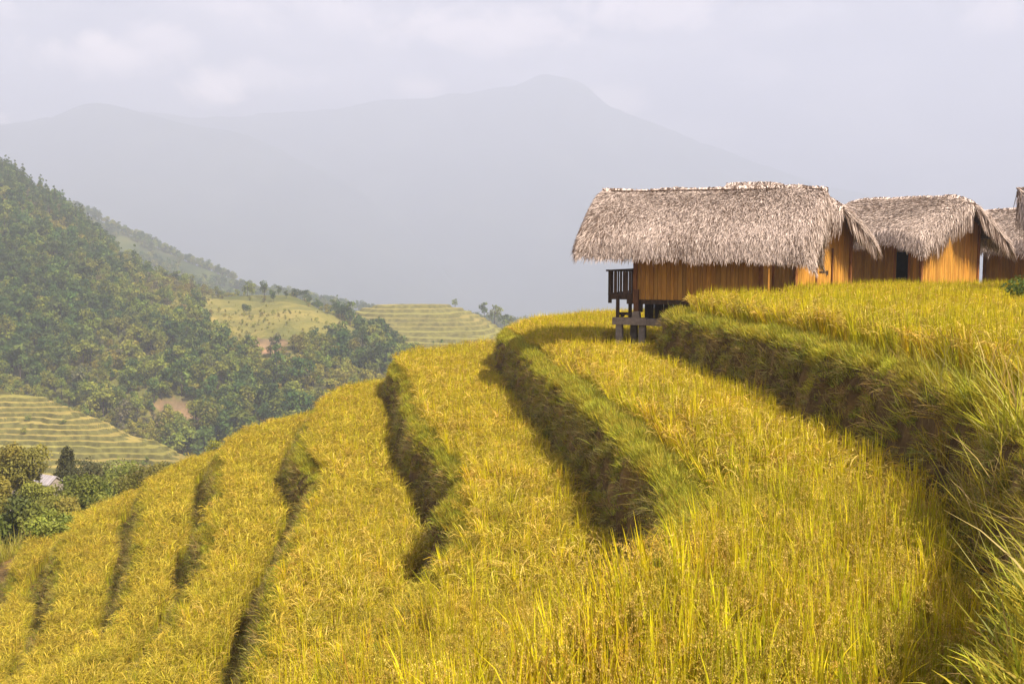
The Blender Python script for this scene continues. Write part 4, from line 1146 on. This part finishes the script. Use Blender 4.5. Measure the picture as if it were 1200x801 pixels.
# the grove in the valley at the left, each tree its own
def grove_tree(px, top, wpx, d, cols, label, n=2600, size=.3, shape='round', name='valley_tree', share=.72, droop=.0, seed=0, nl=10):
    r = np.random.default_rng(900 + seed)
    t = at(px, top, d=d); gz = float(interp_z(np.array([t[0]]), np.array([t[1]]))[0])
    H = max(t[2] - gz, 1.5); R_ = wpx / 2 * d / F_PX
    root = bpy.data.objects.new(name, None); COL.objects.link(root); root.location = (t[0], t[1], gz)
    tag(root, label, 'bush' if 'bush' in name else 'tree', 'trees and bushes of the valley grove')
    ch = min(H * share, max(R_ * 2.6, H * .4)) / 2
    me, LC, LR = crown_mesh(r, int(n * 2.4), R_ * 1.25, H - ch * 1.0, ch * 1.0, size * .62, cols, nl + 4, shape, droop=droop)
    co = np.empty(len(me.vertices) * 3, np.float32); me.vertices.foreach_get('co', co); co = co.reshape(-1, 3)
    sh = H - np.percentile(co[:, 2], 99.3); co[:, 2] += sh; LC = LC + [0, 0, sh]
    me.vertices.foreach_set('co', co.ravel()); me.update()
    link('trunk', trunk_mesh(r, H * .86, max(.07, H * .014), LC, .45), root)
    link('crown', me, root)
    return root
Gd = dict(GREENS, dark=[(.07, .085, .02), (.09, .105, .024), (.11, .12, .026)], mid=[(.16, .18, .026), (.2, .2, .03), (.24, .22, .034)], olive=[(.22, .225, .034), (.27, .26, .04), (.18, .19, .03)])
grove_tree(20, 519, 62, 66, Gd['olive'], 'loose olive green tree at the left edge above the pale roofs', 2400, .34, seed=1)
grove_tree(78, 526, 46, 84, Gd['dark'], 'dark green pointed tree right of the grey roof', 3000, .34, 'cone', seed=2, share=.9)
grove_tree(104, 540, 62, 80, [(.10, .10, .03), (.13, .115, .035), (.08, .09, .025)], 'brownish green tree behind the rounded grove tree', 2600, .32, seed=3)
grove_tree(100, 556, 66, 60, Gd['mid'], 'rounded mid green tree in the centre of the valley grove', 3600, .26, seed=4)
grove_tree(146, 541, 64, 74, Gd['olive'], 'thin light olive tree at the right of the valley grove', 1900, .3, seed=5, share=.8)
grove_tree(22, 585, 66, 48, Gd['mid'][:2] + Gd['dark'][2:], 'large leaved dark green tree at the left edge, nearest of the grove', 2200, .36, droop=.9, seed=6)
grove_tree(-18, 560, 60, 52, Gd['mid'], 'leafy green tree cut by the left edge of the picture', 2200, .32, droop=.6, seed=7)
grove_tree(64, 582, 58, 54, Gd['olive'][:2] + Gd['mid'][:1], 'yellowish green tree between the large leaved tree and the rounded one', 2600, .24, seed=8)
grove_tree(44, 575, 40, 62, Gd['mid'], 'small green tree below the grey roof', 1800, .26, seed=9)
grove_tree(186, 543, 46, 66, Gd['mid'], 'small green tree beside the crest of the lower rice', 1600, .26, seed=10)
grove_tree(206, 546, 42, 60, Gd['dark'], 'dark low tree hugging the crest of the lower rice', 1600, .26, seed=11)
grove_tree(240, 517, 46, 56, Gd['olive'] , 'olive bush rising above the rice crest at the foot of the terraced spur', 1900, .2, name='valley_bush', seed=12)
grove_tree(66, 634, 60, 41, Gd['mid'], 'leafy green bush along the edge of the lowest rice', 1500, .22, name='valley_bush', seed=13, share=.9)
grove_tree(126, 590, 54, 50, Gd['olive'], 'olive green bush between the rounded tree and the rice edge', 1800, .22, name='valley_bush', seed=14, share=.9)
grove_tree(5, 545, 50, 76, Gd['dark'], 'dark tree behind the loose olive one at the left edge', 2000, .32, seed=15)
grove_tree(128, 552, 40, 88, Gd['pale'], 'pale slender tree behind the valley grove', 1200, .3, seed=16)

grove_tree(40, 566, 44, 60, Gd['olive'], 'olive tree standing in front of the grey roofed house', 2000, .24, seed=17)
grove_tree(84, 572, 36, 66, Gd['mid'], 'small leafy tree at the corner of the grey roofed house', 1500, .24, seed=18)
grove_tree(164, 548, 50, 62, Gd['mid'], 'bushy tree at the rice crest left of the small crest tree', 1700, .24, seed=19)
grove_tree(222, 540, 34, 60, Gd['olive'], 'small olive bush on the rice crest left of the tallest crest bush', 1200, .2, name='valley_bush', seed=20)
# two houses among the trees
def house(px, py, d, wpx, rz, label, rc, walls):
    t = at(px, py, d=d); gz = float(interp_z(np.array([t[0]]), np.array([t[1]]))[0])
    e = bpy.data.objects.new('valley_house', None); COL.objects.link(e); e.location = (t[0], t[1], gz); e.rotation_euler = (0, 0, rz)
    tag(e, label, 'house')
    Wd = wpx * d / F_PX; Dp = Wd * .75; H = t[2] - gz; we = H - Dp * .32
    b = MB(); b.box((0, 0, we / 2 - .3), (Wd * .88, Dp * .82, we + .6), tint=walls); b.build('wall', M_STONE, e)
    rm = noisy_mat('sheet_roof', rc, tuple(c * 1.25 for c in rc), 2.5, 6, .6, .3, tint=True, stretch=(1, 6, 1))
    o = MB()
    for s in (-1, 1):
        nrib = 16
        for k in range(nrib):
            x0 = -Wd / 2 + Wd * k / nrib
            V = [(x0, 0, H), (x0 + Wd / nrib - .01, 0, H), (x0 + Wd / nrib - .01, s * Dp / 2, we - .1), (x0, s * Dp / 2, we - .1)]
            V += [(a_, b__, c_ - .06) for a_, b__, c_ in V]
            tt = (.85 + .3 * random.random()) * (1 if k % 2 else .9)
            o.add(V, [[0, 1, 2, 3], [7, 6, 5, 4], [0, 4, 5, 1], [1, 5, 6, 2], [2, 6, 7, 3], [3, 7, 4, 0]], (tt, tt, tt))
    o.build('roof', rm, e)
    g = MB()
    for s in (-1, 1): g.add([(s * Wd * .44, -Dp * .41, we - .05), (s * Wd * .44, Dp * .41, we - .05), (s * Wd * .44, 0, H - .1)], [[0, 1, 2]], walls)
    g.build('gable', M_STONE, e)
    for x_ in (-.22, .22):
        b = MB(); b.box((Wd * x_, -Dp * .41 - .02, we * .62), (Wd * .14, .08, we * .3)); b.build('window', M_DARK, e)
house(56, 556, 78, 32, R(-28), 'valley house with a grey sheet roof showing between the trees', (.40, .36, .37), (1.3, 1.25, 1.2))
house(13, 551, 80, 22, R(15), 'pale small house behind the olive tree at the left edge', (.5, .48, .47), (1.9, 1.9, 1.9))

# the bush on the upper field
rb = np.random.default_rng(950)
bx, by = 12.9, 24.7
e = bpy.data.objects.new('field_bush', None); COL.objects.link(e); e.location = (bx, by, float(interp_z(np.array([bx]), np.array([by]))[0]))
tag(e, 'dense green bush standing in the upper rice field before the huts', 'bush')
me, LC, LR = crown_mesh(rb, 3000, .78, .72, .55, .09, [(.06, .10, .015), (.09, .14, .02), (.12, .16, .025)], 12)
link('crown', me, e); link('stem', trunk_mesh(rb, .7, .03, LC, .15, 'stem', 8), e)
